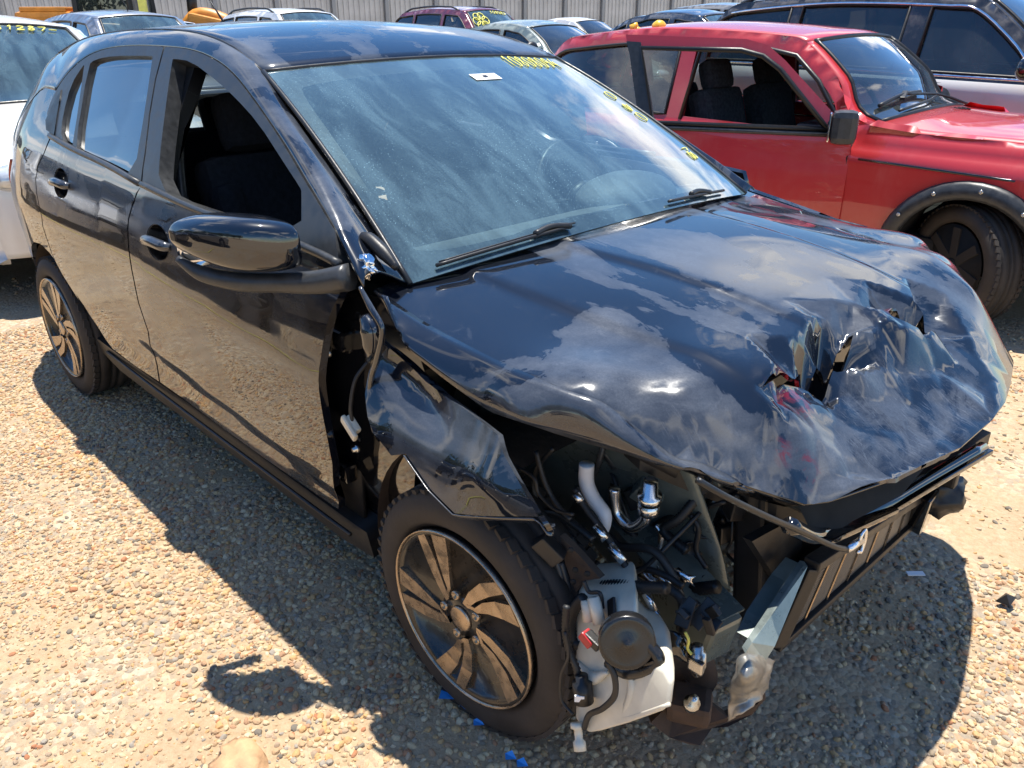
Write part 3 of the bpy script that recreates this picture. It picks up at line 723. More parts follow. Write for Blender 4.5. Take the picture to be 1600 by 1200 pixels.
# tailgate and rear bumper close the back
Tq = resample(np.vstack([E3[E3[:, 2] < 1.32][E3[E3[:, 2] < 1.32][:, 0] < -2.0], [(-3.17, -.72, .72), (-3.22, -.70, .55), (-3.2, -.68, .33), (-3.12, -.66, .25)]]), n=26)
TG = np.zeros((26, 15, 3))
for i, p in enumerate(Tq):
    for j, v_ in enumerate(np.linspace(-1, 1, 15)):
        c = 1 - v_ ** 2; TG[i, j] = (p[0] - .13 * c, -p[1] * v_, p[2])
up_ = TG[:10]; 
gridmesh('tailgate', TG[9:18], M['black'], hero, solid=.006)
gridmesh('rear_bumper', TG[17:], M['black'], hero, solid=.006)
gridmesh('rear_window', up_, M['cglass'], hero)

# windscreen
WB = lambda v: np.stack([-.30 + .075 * (1 - v * v), .70 * v, .952 + .045 * (1 - v * v)], -1)
WT = lambda v: np.stack([-1.055 + .035 * (1 - v * v), .58 * v, 1.352 + .020 * (1 - v * v)], -1)
def wsurf(s, v, off=0.0):
    s = np.asarray(s, float); v = np.asarray(v, float)
    b = WB(v); t = WT(v); k = (4 * s * (1 - s) * .022 + off)[..., None] if np.ndim(s) else 4 * s * (1 - s) * .022 + off
    return b * (1 - s[..., None]) + t * s[..., None] + np.array([.47, 0, .88]) * k
WO = [(0.0, -1), (0.0, -.6), (0, 0), (0, .6), (0, 1), (.5, 1), (1, 1), (1, .5), (1, 0), (1, -.5), (1, -1), (.5, -1)]
WI = smoothpoly([(.06, -.62), (.055, 0), (.06, .62), (.08, .90), (.14, .945), (.5, .935), (.85, .915), (.90, .86), (.905, 0), (.90, -.86), (.85, -.915), (.5, -.935), (.14, -.945), (.08, -.90)], 2, True)
ws = panel('windscreen', WO, lambda s, v: wsurf(s, v), .05, M['wglass'], hero, flip=True, rim=0)
panel('black_border', WO, lambda s, v: wsurf(s, v, -.004), .05, M['frit'] if 'frit' in M else M['plastic'], ws, holes=[WI], flip=True, rim=0)
MB().tube([tuple(wsurf(np.array(1.0), np.array(v_))) for v_ in np.linspace(-1, 1, 13)], .006, 6, 2).build('top_moulding', M['plastic'], ws)
for v_ in (-1, 1): MB().tube([tuple(wsurf(np.array(s_), np.array(float(v_)))) for s_ in np.linspace(0, 1, 9)], .007, 6, 2).build('side_moulding', M['plastic'], ws)

# hood
HR = np.array(smoothpoly([(-0.341, -0.77), (-0.135, -0.776), (-0.024, -0.772), (0.09, -0.774), (0.192, -0.775), (0.257, -0.759), (0.289, -0.739)], 1))
HFR = [(.345, -.735), (.40, -.69), (.44, -.655), (.485, -.62), (.535, -.575), (.575, -.535), (.585, -.52), (.603, -.49), (.652, -.335), (.68, -.22), (.695, -.13), (.702, .03), (.695, .14), (.672, .26), (.635, .42), (.60, .55), (.53, .70), (.45, .765), (.30, .785), (.1, .785), (-.14, .785), (-.345, .78)]
HREAR = [(-.352, .6), (-.36, .3), (-.365, 0), (-.36, -.3), (-.352, -.6)]
HOUT = [tuple(p) for p in HR] + HFR + HREAR
# crumple: (x, y, dz) control points, joined into facets
CR = [(0.369, -0.067, 0.004), (0.392, -0.018, -0.004), (0.38, -0.199, 0.004), (0.434, -0.435, 0.01), (0.462, -0.505, 0.006), (0.397, -0.304, 0.006), (0.422, -0.11, -0.04), (0.437, -0.16, -0.06), (0.439, -0.258, -0.045), (0.451, -0.348, -0.04), (0.455, -0.422, -0.03), (0.39, -0.141, -0.012), (0.416, -0.254, -0.028), (0.446, -0.161, -0.095), (0.415, -0.187, -0.125), (0.426, -0.289, -0.115), (0.469, -0.296, -0.1), (0.453, -0.192, -0.11), (0.454, -0.429, -0.05), (0.463, -0.48, -0.02), (0.47, -0.195, -0.045), (0.448, -0.107, -0.012), (0.5, -0.195, -0.03), (0.494, -0.243, -0.06), (0.506, -0.311, -0.055), (0.433, -0.0, 0.0), (0.47, -0.025, 0.006), (0.46, 0.067, 0.0), (0.46, 0.159, 0.004), (0.508, 0.155, -0.004), (0.467, 0.329, 0.0), (0.508, -0.0, -0.006), (0.528, 0.072, -0.016), (0.521, 0.128, -0.014), (0.471, -0.09, -0.03), (0.469, -0.045, -0.012), (0.45, 0.083, -0.055), (0.478, 0.118, -0.07), (0.497, 0.172, -0.07), (0.516, 0.163, -0.05), (0.514, -0.095, -0.05), (0.543, -0.049, -0.062), (0.571, 0.052, -0.056), (0.586, 0.131, -0.035), (0.603, 0.212, -0.012), (0.567, 0.249, -0.006), (0.552, 0.469, 0.0), (0.55, -0.162, -0.06), (0.586, -0.108, -0.066), (0.621, -0.014, -0.05), (0.642, 0.114, -0.03), (0.653, 0.197, -0.004), (0.53, -0.216, -0.055), (0.543, -0.312, -0.05), (0.571, -0.251, -0.055), (0.609, -0.191, -0.05), (0.641, -0.117, -0.04), (0.668, -0.022, -0.022), (0.694, 0.034, 0.0), (0.531, -0.428, -0.03), (0.552, -0.397, -0.04), (0.582, -0.404, -0.03), (0.525, -0.48, -0.012), (0.505, -0.492, -0.008), (0.514, -0.529, 0.0), (0.542, -0.509, -0.008), (0.565, -0.479, -0.018), (0.588, -0.461, -0.012), (0.603, -0.406, -0.03), (0.608, -0.328, -0.03), (0.64, -0.264, -0.02), (0.668, -0.187, -0.012), (0.693, -0.093, -0.004), (0.435, -0.502, 0.0), (0.33, -0.368, 0.0), (0.369, -0.592, -0.002), (0.363, -0.635, 0.004), (0.307, -0.166, 0.0), (0.295, 0.045, 0.0), (0.359, 0.12, 0.0), (0.395, 0.273, 0.0), (0.438, 0.428, 0.0), (0.278, 1.502, 0.0), (0.486, 0.957, 0.0), (0.474, -0.556, 0.0), (0.512, -0.573, 0.0)]
CR = np.array(CR + [(0.257, -0.76, 0.005), (0.297, -0.73, 0.007), (0.332, -0.701, 0.008), (0.37, -0.677, 0.008), (0.421, -0.652, 0.008), (0.467, -0.619, 0.007), (0.514, -0.585, 0.005), (0.235, -0.709, 0.0), (0.308, -0.654, 0.0), (0.378, -0.618, 0.0), (0.437, -0.581, -0.004), (0.487, -0.551, -0.006), (0.302, -0.751, -0.004), (0.357, -0.712, -0.006), (0.424, -0.67, -0.006), (0.483, -0.617, -0.004)] + [(.70, -.13, -.004), (.705, .03, .0), (.66, .32, .0), (.60, .56, .0), (.58, -.535, .0), (.652, -.335, -.006), (.5, -.60, 0), (-.36, 0, 0), (-.35, -.7, 0), (-.35, .7, 0), (.35, .76, 0), (.1, -.78, 0), (.1, .78, 0), (.42, -.66, 0)])
_r = delaunay_2d_cdt([Vector((a, b)) for a, b, c in CR], [], [], 0, 1e-6)
_cv = np.array([tuple(p) for p in _r[0]]); _cf = [tuple(f) for f in _r[2]]
_cz = np.array([CR[np.argmin((CR[:, 0] - p[0]) ** 2 + (CR[:, 1] - p[1]) ** 2), 2] for p in _cv])
def tin(x, y):
    z = np.zeros(len(x)); q = np.stack([x, y], 1)
    for a, b, c in _cf:
        A, B_, C_ = _cv[a], _cv[b], _cv[c]; d = (B_[1] - C_[1]) * (A[0] - C_[0]) + (C_[0] - B_[0]) * (A[1] - C_[1])
        if abs(d) < 1e-12: continue
        l1 = ((B_[1] - C_[1]) * (q[:, 0] - C_[0]) + (C_[0] - B_[0]) * (q[:, 1] - C_[1])) / d
        l2 = ((C_[1] - A[1]) * (q[:, 0] - C_[0]) + (A[0] - C_[0]) * (q[:, 1] - C_[1])) / d; l3 = 1 - l1 - l2
        k = (l1 >= -1e-6) & (l2 >= -1e-6) & (l3 >= -1e-6)
        z[k] = l1[k] * _cz[a] + l2[k] * _cz[b] + l3[k] * _cz[c]
    return z
def ridge(x, y):
    """pressed ridges running along the hood"""
    z = np.zeros_like(x)
    for y0, y1 in ((.30, .20), (-.30, -.20), (.56, .50), (-.56, -.50)):
        yr = y0 + (y1 - y0) * np.clip((x + .35) / 1.0, 0, 1); d = (np.abs(y) - abs(yr)); z = z - .0045 * (1 + np.tanh(d / .010)) * .5 * np.clip((.62 - x) / .4, 0, 1)
    return z
def hoodz(x, y):
    zb = hood_base(x, y) + ridge(x, y)
    j = .0028; t = (tin(x, y) * 2 + tin(x + j, y) + tin(x - j, y) + tin(x, y + j) + tin(x, y - j)) / 6
    dmg = np.clip(-t / .03, 0, 1)
    nz = np.array([abs(noise.noise(Vector((a * 11, b * 11, 1.0)))) * .0065 + noise.noise(Vector((a * 34, b * 34, 5.0))) * .0008 for a, b in zip(x, y)])
    edge = 0
    return zb + t + dmg * (nz - .004)
def hsurf(x, y): return np.stack([x, y, hoodz(x, y)], 1)
TEAR1 = [(0.444, -0.446), (0.442, -0.325), (0.435, -0.167), (0.447, -0.165), (0.452, -0.23), (0.468, -0.294), (0.451, -0.337), (0.449, -0.399)]
TEAR2 = [(0.466, 0.024), (0.496, 0.042), (0.519, 0.097), (0.518, 0.134), (0.517, 0.164), (0.499, 0.168), (0.48, 0.114), (0.461, 0.066)]
def grow(p, k): c = np.mean(np.array(p), 0); return [tuple(c + (np.array(q) - c) * k) for q in p]
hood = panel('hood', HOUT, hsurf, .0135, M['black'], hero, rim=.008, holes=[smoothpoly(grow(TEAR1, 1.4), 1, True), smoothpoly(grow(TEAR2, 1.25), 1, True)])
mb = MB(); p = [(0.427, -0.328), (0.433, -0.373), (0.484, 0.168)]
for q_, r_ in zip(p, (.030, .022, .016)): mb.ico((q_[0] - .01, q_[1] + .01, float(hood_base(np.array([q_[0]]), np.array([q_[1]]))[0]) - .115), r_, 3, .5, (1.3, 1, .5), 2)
mb.build('red_reflect_lump', M['lamp_red'], hood)  # red lumps added under the tears to imitate a red reflection
panel('tear_dark_backing', [(.36, -.46), (.58, -.46), (.63, -.2), (.63, .14), (.45, .16), (.34, -.05)], lambda x, y: np.stack([x, y, hood_base(x, y) - .165], 1), .05, M['dark'], hood, rim=0)  # dark sheet added below so the tears look shaded black
SCUFF = [(np.array(q), w_) for q, w_ in (([(0.493, -0.263), (0.48, -0.177), (0.501, -0.088), (0.565, 0.03), (0.626, 0.136), (0.692, 0.053), (0.693, -0.148), (0.632, -0.34), (0.606, -0.45), (0.589, -0.491), (0.547, -0.487), (0.552, -0.426)], 1.0), ([(0.334, -0.702), (0.347, -0.632), (0.415, -0.61), (0.516, -0.57), (0.548, -0.563), (0.448, -0.665), (0.373, -0.713)], .8))]
hv = np.array([tuple(v.co) for v in hood.data.vertices]); sv = np.zeros(len(hv))
for q, w_ in SCUFF:
    d_ = polydist(hv[:, :2], np.vstack([q, q[:1]])); inn = inpoly(hv[:, :2], q); sv = np.maximum(sv, w_ * np.clip(np.where(inn, .5 + d_ / .05, .5 - d_ / .05), 0, 1))
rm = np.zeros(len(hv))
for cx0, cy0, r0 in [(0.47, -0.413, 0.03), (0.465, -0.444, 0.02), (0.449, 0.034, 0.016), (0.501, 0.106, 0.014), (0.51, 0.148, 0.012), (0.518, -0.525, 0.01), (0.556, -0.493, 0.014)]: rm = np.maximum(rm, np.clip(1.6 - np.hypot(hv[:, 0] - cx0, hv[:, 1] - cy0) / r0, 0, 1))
at = hood.data.attributes.new('red_reflect', 'FLOAT', 'POINT'); at.data.foreach_set('value', rm.astype(np.float32))
at = hood.data.attributes.new('scuff', 'FLOAT', 'POINT'); at.data.foreach_set('value', sv.astype(np.float32))
# turned-down flank under the crease, right side as bent in the crash, left side straight
FL = np.array([(-0.234, -0.815, 0.966), (-0.16, -0.832, 0.892), (-0.071, -0.832, 0.862), (0.008, -0.828, 0.84), (0.079, -0.82, 0.821), (0.132, -0.822, 0.825), (0.174, -0.815, 0.824), (0.25, -0.772, 0.808), (0.413, -0.712, 0.795), (0.47, -0.66, 0.771), (0.517, -0.61, 0.745)])
cx = np.vstack([HR, HFR[1:4]])
CT = np.stack([cx[:, 0], cx[:, 1], hoodz(cx[:, 0], cx[:, 1]) - .001], 1)
A_ = resample(CT, n=50); B_ = resample(curve(FL, 5), n=50)
w_ = B_ - A_
hf = gridmesh('hood_flank', loft(A_, B_, 7, np.tile([0, -.012, .004], (50, 1))), M['black'], hood, flip=True, solid=.006)
cl = np.array([(p[0], p[1]) for p in HFR[16:]]); CLf = np.stack([cl[:, 0], cl[:, 1], hoodz(cl[:, 0], cl[:, 1])], 1); CLb = CLf + np.stack([np.zeros(len(cl)), np.full(len(cl), .045), np.full(len(cl), -.10)], 1); CLb[:3, 1] -= .02
gridmesh('hood_flank', loft(resample(CLf, n=24), resample(CLb, n=24), 6, np.tile([0, .015, .004], (24, 1))), M['black'], hood, solid=.006)
# folded-under front lip of the hood
lipA = np.array([(a, b) for a, b in HFR[1:18]]); LA = np.stack([lipA[:, 0], lipA[:, 1], hoodz(lipA[:, 0], lipA[:, 1]) - .002], 1); LB = LA + np.array([-.045, .012, -.03])
gridmesh('hood_inner_lip', loft(resample(LA, n=40), resample(LB, n=40), 4), M['gloss'], hood, solid=.004)

# ------------------------------------------------------------------ wheels
M['horn'] = simple('semi_gloss_black', (.010, .010, .011), .28, var=.3, scale=25, coat=.2)
M['bent'] = simple('creased_dirty_steel', (.30, .29, .26), .38, .6, var=.35, scale=25)
M['cap_dark'] = simple('hubcap_black', (.012, .011, .011), .3, coat=.5, var=.5, scale=30)
M['cap_bright'] = simple('machined_hubcap', (.42, .33, .24), .28, .85, var=.25, scale=40)
def tyre_mesh(mb, R_=.30, w=.19, n=56):
    r0 = .212; h = w / 2
    prof = [(-h * .82, r0), (-h * .98, r0 + .018), (-h, r0 + .045), (-h * .97, R_ - .032), (-h * .86, R_ - .010), (-h * .70, R_ - .002), (-h * .66, R_ - .001), (-h * .64, R_ - .009), (-h * .58, R_ - .009), (-h * .56, R_), (-h * .2, R_ + .001), (-h * .18, R_ - .008), (-h * .1, R_ - .008), (-h * .08, R_ + .001),
            (h * .08, R_ + .001), (h * .1, R_ - .008), (h * .18, R_ - .008), (h * .2, R_ + .001), (h * .56, R_), (h * .58, R_ - .009), (h * .64, R_ - .009), (h * .66, R_ - .001), (h * .70, R_ - .002), (h * .86, R_ - .010), (h * .97, R_ - .032), (h, R_ - .06), (h * .98, r0 + .018), (h * .82, r0)]
    mb.lathe(prof, (0, 0, 0), (0, 1, 0), n, closed=True)
    # shoulder blocks
    for k in range(n):
        a = 2 * math.pi * (k + .5) / n
        for s in (-1, 1):
            c = (math.sin(a) * (R_ - .0055), s * h * .76, math.cos(a) * (R_ - .0055))
            mb.box(c, (.026, h * .22, .010), Matrix.Rotation(a, 3, 'Y') @ Matrix.Rotation(s * .25, 3, 'Z'))
def ring_pt(r, a, y): return (r * math.sin(a), y, r * math.cos(a))
def make_wheel(root, loc, side, steer=0.0, spin=0.0, name='wheel', camber=0.0):
    """drum and brake behind (wheel), tyre and hub cap on it. side -1: outer face looks to -y"""
    mb = MB(); mb.lathe([(-.05, .19), (.02, .19), (.03, .12), (.05, .10)], (0, 0, 0), (0, 1, 0), 32); mb.lathe([(-.06, .05), (.0, .05)], (0, 0, 0), (0, -side, 0), 16)
    mb.lathe([(-.07, .197), (.07, .197)], (0, 0, 0), (0, 1, 0), 40)
    w = mb.build(name, M['rust'], root); w.location = loc; w.rotation_euler = (camber, spin, steer)
    mb = MB(); tyre_mesh(mb); mb.build('tyre', M['rubber'], w)
    y0 = side * .082
    mb = MB()
    prof = [(0.0, .213), (.012, .211), (.014, .203), (.004, .195), (-.014, .185), (-.030, .14), (-.022, .07), (-.006, .055), (.004, .05), (.006, 0)]
    mb.lathe([(side * d + y0, r) for d, r in prof], (0, 0, 0), (0, 1, 0), 60)
    hc = mb.build('hub_cap', M['cap_dark'], w)
    mb = MB(); mb.lathe([(y0 + side * d, r) for d, r in ((.013, .2085), (.018, .210), (.018, .2125), (.012, .2135))], (0, 0, 0), (0, 1, 0), 60, cap=False)
    mb.lathe([(y0 + side * d, r) for d, r in ((.004, .031), (.012, .030), (.0135, .026), (.013, 0))], (0, 0, 0), (0, 1, 0), 24)
    for g in range(5):
        a0 = 2 * math.pi * g / 5
        # each arm: list of (radius, angle) centre line, half widths
        for pts, wd in (([(.050, .0), (.09, .10), (.145, .22), (.203, .33)], [.008, .013, .017, .014]), ([(.072, .42), (.105, .47), (.150, .56), (.203, .64)], [.006, .013, .020, .024]), ([(.072, .42), (.062, .24), (.052, .08)], [.007, .006, .005])):
            L_ = []; R2 = []
            for i, ((r, a), ww) in enumerate(zip(pts, wd)):
                yy = y0 + side * (.010 - .030 * max(0, (.13 - abs(r - .12) * 2.2)) * 1.1 + (.004 if r > .18 else 0))
                aa = a0 + side * -a
                L_.append(ring_pt(r, aa - ww / max(r, .05), yy)); R2.append(ring_pt(r, aa + ww / max(r, .05), yy))
            n = len(L_); V = L_ + R2 + [(p[0], p[1] - side * .016, p[2]) for p in L_] + [(p[0], p[1] - side * .016, p[2]) for p in R2]
            F = []
            for i in range(n - 1):
                F += [(i, i + 1, n + i + 1, n + i), (i, 2 * n + i, 2 * n + i + 1, i + 1), (n + i, n + i + 1, 3 * n + i + 1, 3 * n + i)]
            mb.add(V, F, False)
    mb.build('hub_cap_spokes', M['cap_bright'], hc)
    mb = MB()
    for g in range(5):
        a = 2 * math.pi * g / 5 + .62; p = ring_pt(.056, a, y0 + side * .0)
        mb.lathe([(side * -.004, .011), (side * .010, .011), (side * .011, .007), (side * .002, .006), (side * .002, 0)], p, (0, 1, 0), 10)
    mb.build('wheel_bolts', M['cap_bright'], hc)
    return w
make_wheel(hero, (0, -.752, .297), -1, steer=R(2), spin=.35, camber=R(1.5)); make_wheel(hero, (-2.53, -.755, .297), -1, spin=1.0)
make_wheel(hero, (0, .755, .297), 1, steer=R(2)); make_wheel(hero, (-2.53, .755, .297), 1, spin=.4)

# ------------------------------------------------------------------ right front fender, torn loose and pushed back on the wheel
def fsurf(x, z):
    y = S(x, z) + .38 * (.80 - z) + .012 * np.exp(-((x + .24) / .05) ** 2) + .010 * np.exp(-((x - .14) / .05) ** 2) * np.clip((z - .62) / .1, 0, 1)
    c = .018 * np.exp(-((z - (.80 - .25 * (x + .1))) / .030) ** 2)  # pressed-in fold
    return np.stack([x, -(y - c * np.clip((x + .27) / .06, 0, 1) * np.clip((.02 - x) / .1, 0, 1)), z], 1)
FO = [(-0.319, 0.926), (-0.263, 0.89), (-0.24, 0.872), (-0.174, 0.848), (-0.112, 0.83), (-0.094, 0.825), (-0.035, 0.819), (0.022, 0.815), (0.077, 0.806), (0.132, 0.8), (0.147, 0.785), (0.161, 0.771), (0.199, 0.742), (0.235, 0.717), (0.253, 0.703), (0.287, 0.681), (0.262, 0.698), (0.187, 0.672), (0.081, 0.637), (0.004, 0.657), (-0.038, 0.676), (-0.08, 0.695), (-0.119, 0.678), (-0.181, 0.703), (-0.207, 0.73), (-0.234, 0.769), (-0.246, 0.809), (-0.243, 0.843), (-0.259, 0.873), (-0.296, 0.897)]
fender = panel('front_fender', FO, fsurf, .018, M['black'], hero, rim=.016)
# lower lip, tucked under: faces the ground
LIPT = np.array([(-0.08, -0.9063433907961587, 0.694), (0.005, -0.9165786786378964, 0.656), (0.081, -0.9193701156306293, 0.636), (0.187, -0.8990903022717873, 0.671), (0.262, -0.8820337195418384, 0.697), (0.287, -0.884319487876802, 0.681)], float)
LIPB = LIPT + np.array([(-.012, .03, -.010), (-.016, .045, -.028), (-.01, .045, -.034), (.0, .045, -.030), (.01, .04, -.026), (.006, .01, -.008)])
gridmesh('fender_lip', loft(resample(LIPT, n=22), resample(LIPB, n=22), 5, np.tile([0, -.002, -.002], (22, 1))), M['black'], fender, solid=.002, flip=True)
# curled rear edge of the fender
ce = [(-0.237, -0.872, 0.998), (-0.205, -0.872, 0.962), (-0.172, -0.872, 0.925), (-0.196, -0.872, 0.857), (-0.222, -0.872, 0.806), (-0.24, -0.872, 0.734), (-0.23, -0.872, 0.675)]
mb = MB(); mb.tube(ce, [.004, .007, .006, .007, .006, .005, .004], 8, 6); mb.build('torn_edge', M['chrome'] if False else M['black'], fender)
cb_ = [(-0.271, -0.845, 0.921), (-0.251, -0.845, 0.897), (-0.25, -0.845, 0.86), (-0.27, -0.845, 0.819)]
mb = MB(); mb.tube(cb_, [.012, .024, .022, .004], 10, 6); mb.build('bent_tab', M['black'], fender)
# left fender (far side) straight
LF = [(-.36, .945), (-.1, .90), (.1, .86), (.26, .80), (.33, .70), (.33, .58), (.34, .42), (.31, .52), (.24, .60), (.12, .655), (0, .67), (-.12, .655), (-.24, .60), (-.32, .52), (-.36, .38), (-.42, .30), (-.46, .62), (-.41, .82)]
panel('front_fender', LF, sideO(0, 1), .03, M['black'], hero, flip=True, rim=.02)

# hinge pillar behind the open gap, with hinges, bolts and the dangling repeater lamp
hp = [(-.62, .20), (-.62, .93), (-.30, .93), (-.22, .90), (-.16, .80), (-.20, .60), (-.24, .45), (-.25, .20)]
panel('hinge_pillar', hp, lambda x, z: np.stack([x, -(S(x, z) - .075), z], 1), .05, M['gloss'], hero, rim=.10)
for (u, v) in ((408, 478), (430, 1020)):
    c = Vector((-0.452, -0.8, 0.811)) if u == 408 else Vector((-0.487, -0.8, 0.447))
    mb = MB(); mb.box(c, (.075, .035, .048), bev=.008); mb.box(c + Vector((-.02, -.02, 0)), (.03, .014, .060), bev=.005); mb.lathe([(-.03, .010), (.03, .010)], c + Vector((.022, -.018, 0)), (0, 0, 1), 12)
    mb.build('door_hinge', M['gloss'], hero)
mb = MB()
for p in [(-0.448, -0.815, 0.863), (-0.471, -0.815, 0.773), (-0.496, -0.815, 0.502), (-0.39, -0.815, 0.551), (-0.488, -0.815, 0.433)]:
    mb.lathe([(0, .010), (.006, .010), (.007, .006), (.014, .006), (.014, 0)], p, (0, -1, 0), 12)
mb.build('pillar_bolts', M['steel'], hero)
c = Vector((-0.346, -0.86, 0.638))
mb = MB(); q = Matrix.Rotation(R(38), 3, 'Y') @ Matrix.Rotation(R(14), 3, 'X')
mb.box(c, (.062, .012, .030), q, bev=.006); mb.box(c + Vector((.0, .012, .006)), (.045, .016, .020), q, bev=.004)
rep = mb.build('side_repeater_lamp', M['white_plastic'], hero)
MB().tube([c + Vector((.0, .01, .012)), c + Vector((-.004, .012, .05)), c + Vector((-.003, .03, .11)), c + Vector((.01, .06, .15))], .0045, 6).build('lamp_wire', M['hose'], rep)
MB().lathe([(0, .011), (.02, .011), (.024, .008), (.03, .008)], c + Vector((0, .008, .014)), (0, 0, 1), 10).build('lamp_socket', M['red_plastic'], rep)
# cowl corner: silver tape strip, crumpled foil, exposed inner wing
p = [(-0.427, -0.74, 1.027), (-0.393, -0.74, 1.044), (-0.334, -0.74, 1.023), (-0.29, -0.74, 0.998)]
mb = MB(); mb.tube(p, [.010, .016, .016, .008], 6, 5); mb.build('cowl_seal', M['plastic'], hero)
c = Vector((-0.332, -0.79, 1.002)); MB().ico(c, .022, 3, 1.4, (1.2, .7, .9), 4).build('crumpled_foil', M['chrome'], hero)

# arch liner and inner structure
mb = MB(); a = np.linspace(-1.9, .30, 18); V = []; F = []
for i, t in enumerate(a):
    for y in (-.80, -.68, -.52): V.append((.345 * math.sin(t) * (1 if t < 0 else .9) - .01, y, .33 + .345 * math.cos(t)))
for i in range(len(a) - 1):
    for j in range(2): F.append((i * 3 + j, i * 3 + j + 1, i * 3 + j + 4, i * 3 + j + 3))
V2 = [(x, .0 - y, z) for x, y, z in V]
mb.add(V, F); mb.build('arch_liner', M['liner'], hero)
MB().add(V2, F).build('arch_liner', M['liner'], hero)
for sg in (-1, 1):
    mb = MB(); V = []; F = []
    for i, t in enumerate(a):
        for y in (.815, .70, .52): V.append((-2.53 + .355 * math.sin(t), sg * y, .31 + .345 * math.cos(t)))
    for i in range(len(a) - 1):
        for j in range(2): F.append((i * 3 + j, i * 3 + j + 1, i * 3 + j + 4, i * 3 + j + 3))
    mb.add(V, F); mb.build('arch_liner', M['liner'], hero)

# ------------------------------------------------------------------ opened-up front end
# body-coloured inner wing and strut tower
iw = np.array([[(-.25, -.66, .86), (0, -.64, .84), (.2, -.62, .82), (.34, -.58, .76)], [(-.25, -.62, .78), (0, -.60, .74), (.2, -.56, .70), (.36, -.53, .66)], [(-.25, -.55, .50), (0, -.53, .52), (.2, -.50, .52), (.40, -.48, .50)], [(-.25, -.52, .36), (0, -.50, .38), (.2, -.47, .40), (.42, -.46, .40)]])
def spl(G, a=6, b=6):
    G = np.array(G, float); A = np.stack([curve(G[:, j], a) for j in range(G.shape[1])], 1); return np.stack([curve(A[i], b) for i in range(A.shape[0])], 0)
gridmesh('inner_wing', spl(iw), M['rail'], hero, solid=.006); iw2 = iw.copy(); iw2[..., 1] *= -1; gridmesh('inner_wing', spl(iw2), M['rail'], hero, solid=.006)
mb = MB(); mb.tube([(-.25, -.70, .84), (.0, -.70, .82), (.2, -.68, .79), (.36, -.60, .72)], .022, 8); mb.build('wing_rail', M['plastic'], hero)
# upper tie bar following the hood lip
tb = [(0.269, -0.6, 0.701), (0.327, -0.545, 0.663), (0.388, -0.47, 0.616), (0.478, -0.42, 0.595), (0.542, -0.33, 0.541), (0.586, -0.19, 0.547), (0.619, 0.0, 0.546), (0.652, 0.3, 0.547)]
mb = MB()
tc_ = resample(curve(tb, 6), n=26)
for a_, b_ in zip(tc_[:-1], tc_[1:]): pass
V = []; F = []
for i, p in enumerate(tc_):
    for dy, dz in ((0, .022), (.0, -.022), (-.05, -.016), (-.06, .02)): V.append((p[0] + dy, p[1] - dy * .3, p[2] + dz))
for i in range(len(tc_) - 1):
    for j in range(4): F.append((i * 4 + j, i * 4 + (j + 1) % 4, i * 4 + 4 + (j + 1) % 4, i * 4 + 4 + j))
F += [(0, 1, 2, 3), (len(V) - 1, len(V) - 2, len(V) - 3, len(V) - 4)]
mb.add(V, F, False); mb.build('radiator_support', M['plastic'], hero)
mb = MB(); pp = [(0.575, -0.584, 0.69), (0.575, -0.459, 0.606), (0.58, -0.35, 0.583), (0.6, -0.188, 0.561), (0.62, -0.04, 0.56), (0.66, 0.219, 0.561)]
mb.tube(pp, .016, 8); mb.bar(pp[1], pp[3], .06, .012, .003); mb.bar(pp[3], pp[5], .05, .012, .003)
mb.build('support_bar', M['gloss'], hero)
mb = MB()
for c, d in (((0.6, 0.226, 0.467), (.05, .03, .07)), ((0.61, 0.082, 0.518), (.03, .06, .03)), ((0.64, 0.21, 0.546), (.03, .03, .03))): mb.box(c, d, bev=.006)
mb.build('support_bracket', M['plastic'], hero)
# condenser: frame, end tank, tubes and fin rows
rBL, rTL, rTR, rBR = [np.array(p) for p in ((.525, -.435, .30), (.55, -.39, .488), (.557, .165, .402), (.54, .22, .285))]
def rq(u, v, d=0.0): return tuple((rBL * (1 - u) + rBR * u) * (1 - v) + (rTL * (1 - u) + rTR * u) * v + np.array([d, 0, 0]))
mb = MB(); mb.add([rq(0, 0, -.02), rq(1, 0, -.02), rq(1, 1, -.02), rq(0, 1, -.02)], [(0, 1, 2, 3)], False)
rad = mb.build('condenser', M['dark'], hero)
mb = MB()
for k in range(24):
    v = (k + .5) / 24; mb.bar(rq(0, v), rq(1, v), .003, .0042, 0)
o = mb.build('condenser_tubes', M['fins'], rad); o['kind'] = 'stuff'
mb = MB()
for u in (.17, .32, .47, .62, .77, .90): mb.bar(rq(u, 0, .004), rq(u, 1, .004), .0035, .003)
mb.build('condenser_stays', M['cap_bright'], rad)
mb = MB(); mb.bar(rq(-.005, 1.02), rq(1.0, 1.02), .035, .022, .004); mb.bar(rq(-.005, -.02), rq(1.0, -.02), .03, .018, .004); mb.bar(rq(0, 0), rq(0, 1.0), .03, .03, .004); mb.build('condenser_frame', M['plastic'], rad)
mb = MB(); mb.bar(rq(1.04, -.05, .005), rq(1.04, 1.25, .01), .06, .05, .008, up=(0, 1, 0)); mb.build('condenser_end_bracket', M['gloss'], rad)
mb = MB(); mb.ico(rq(1.2, .85, .03), .07, 3, .5, (.7, 1.2, .8), 3); mb.build('bent_lamp_bracket', M['plastic'], hero)
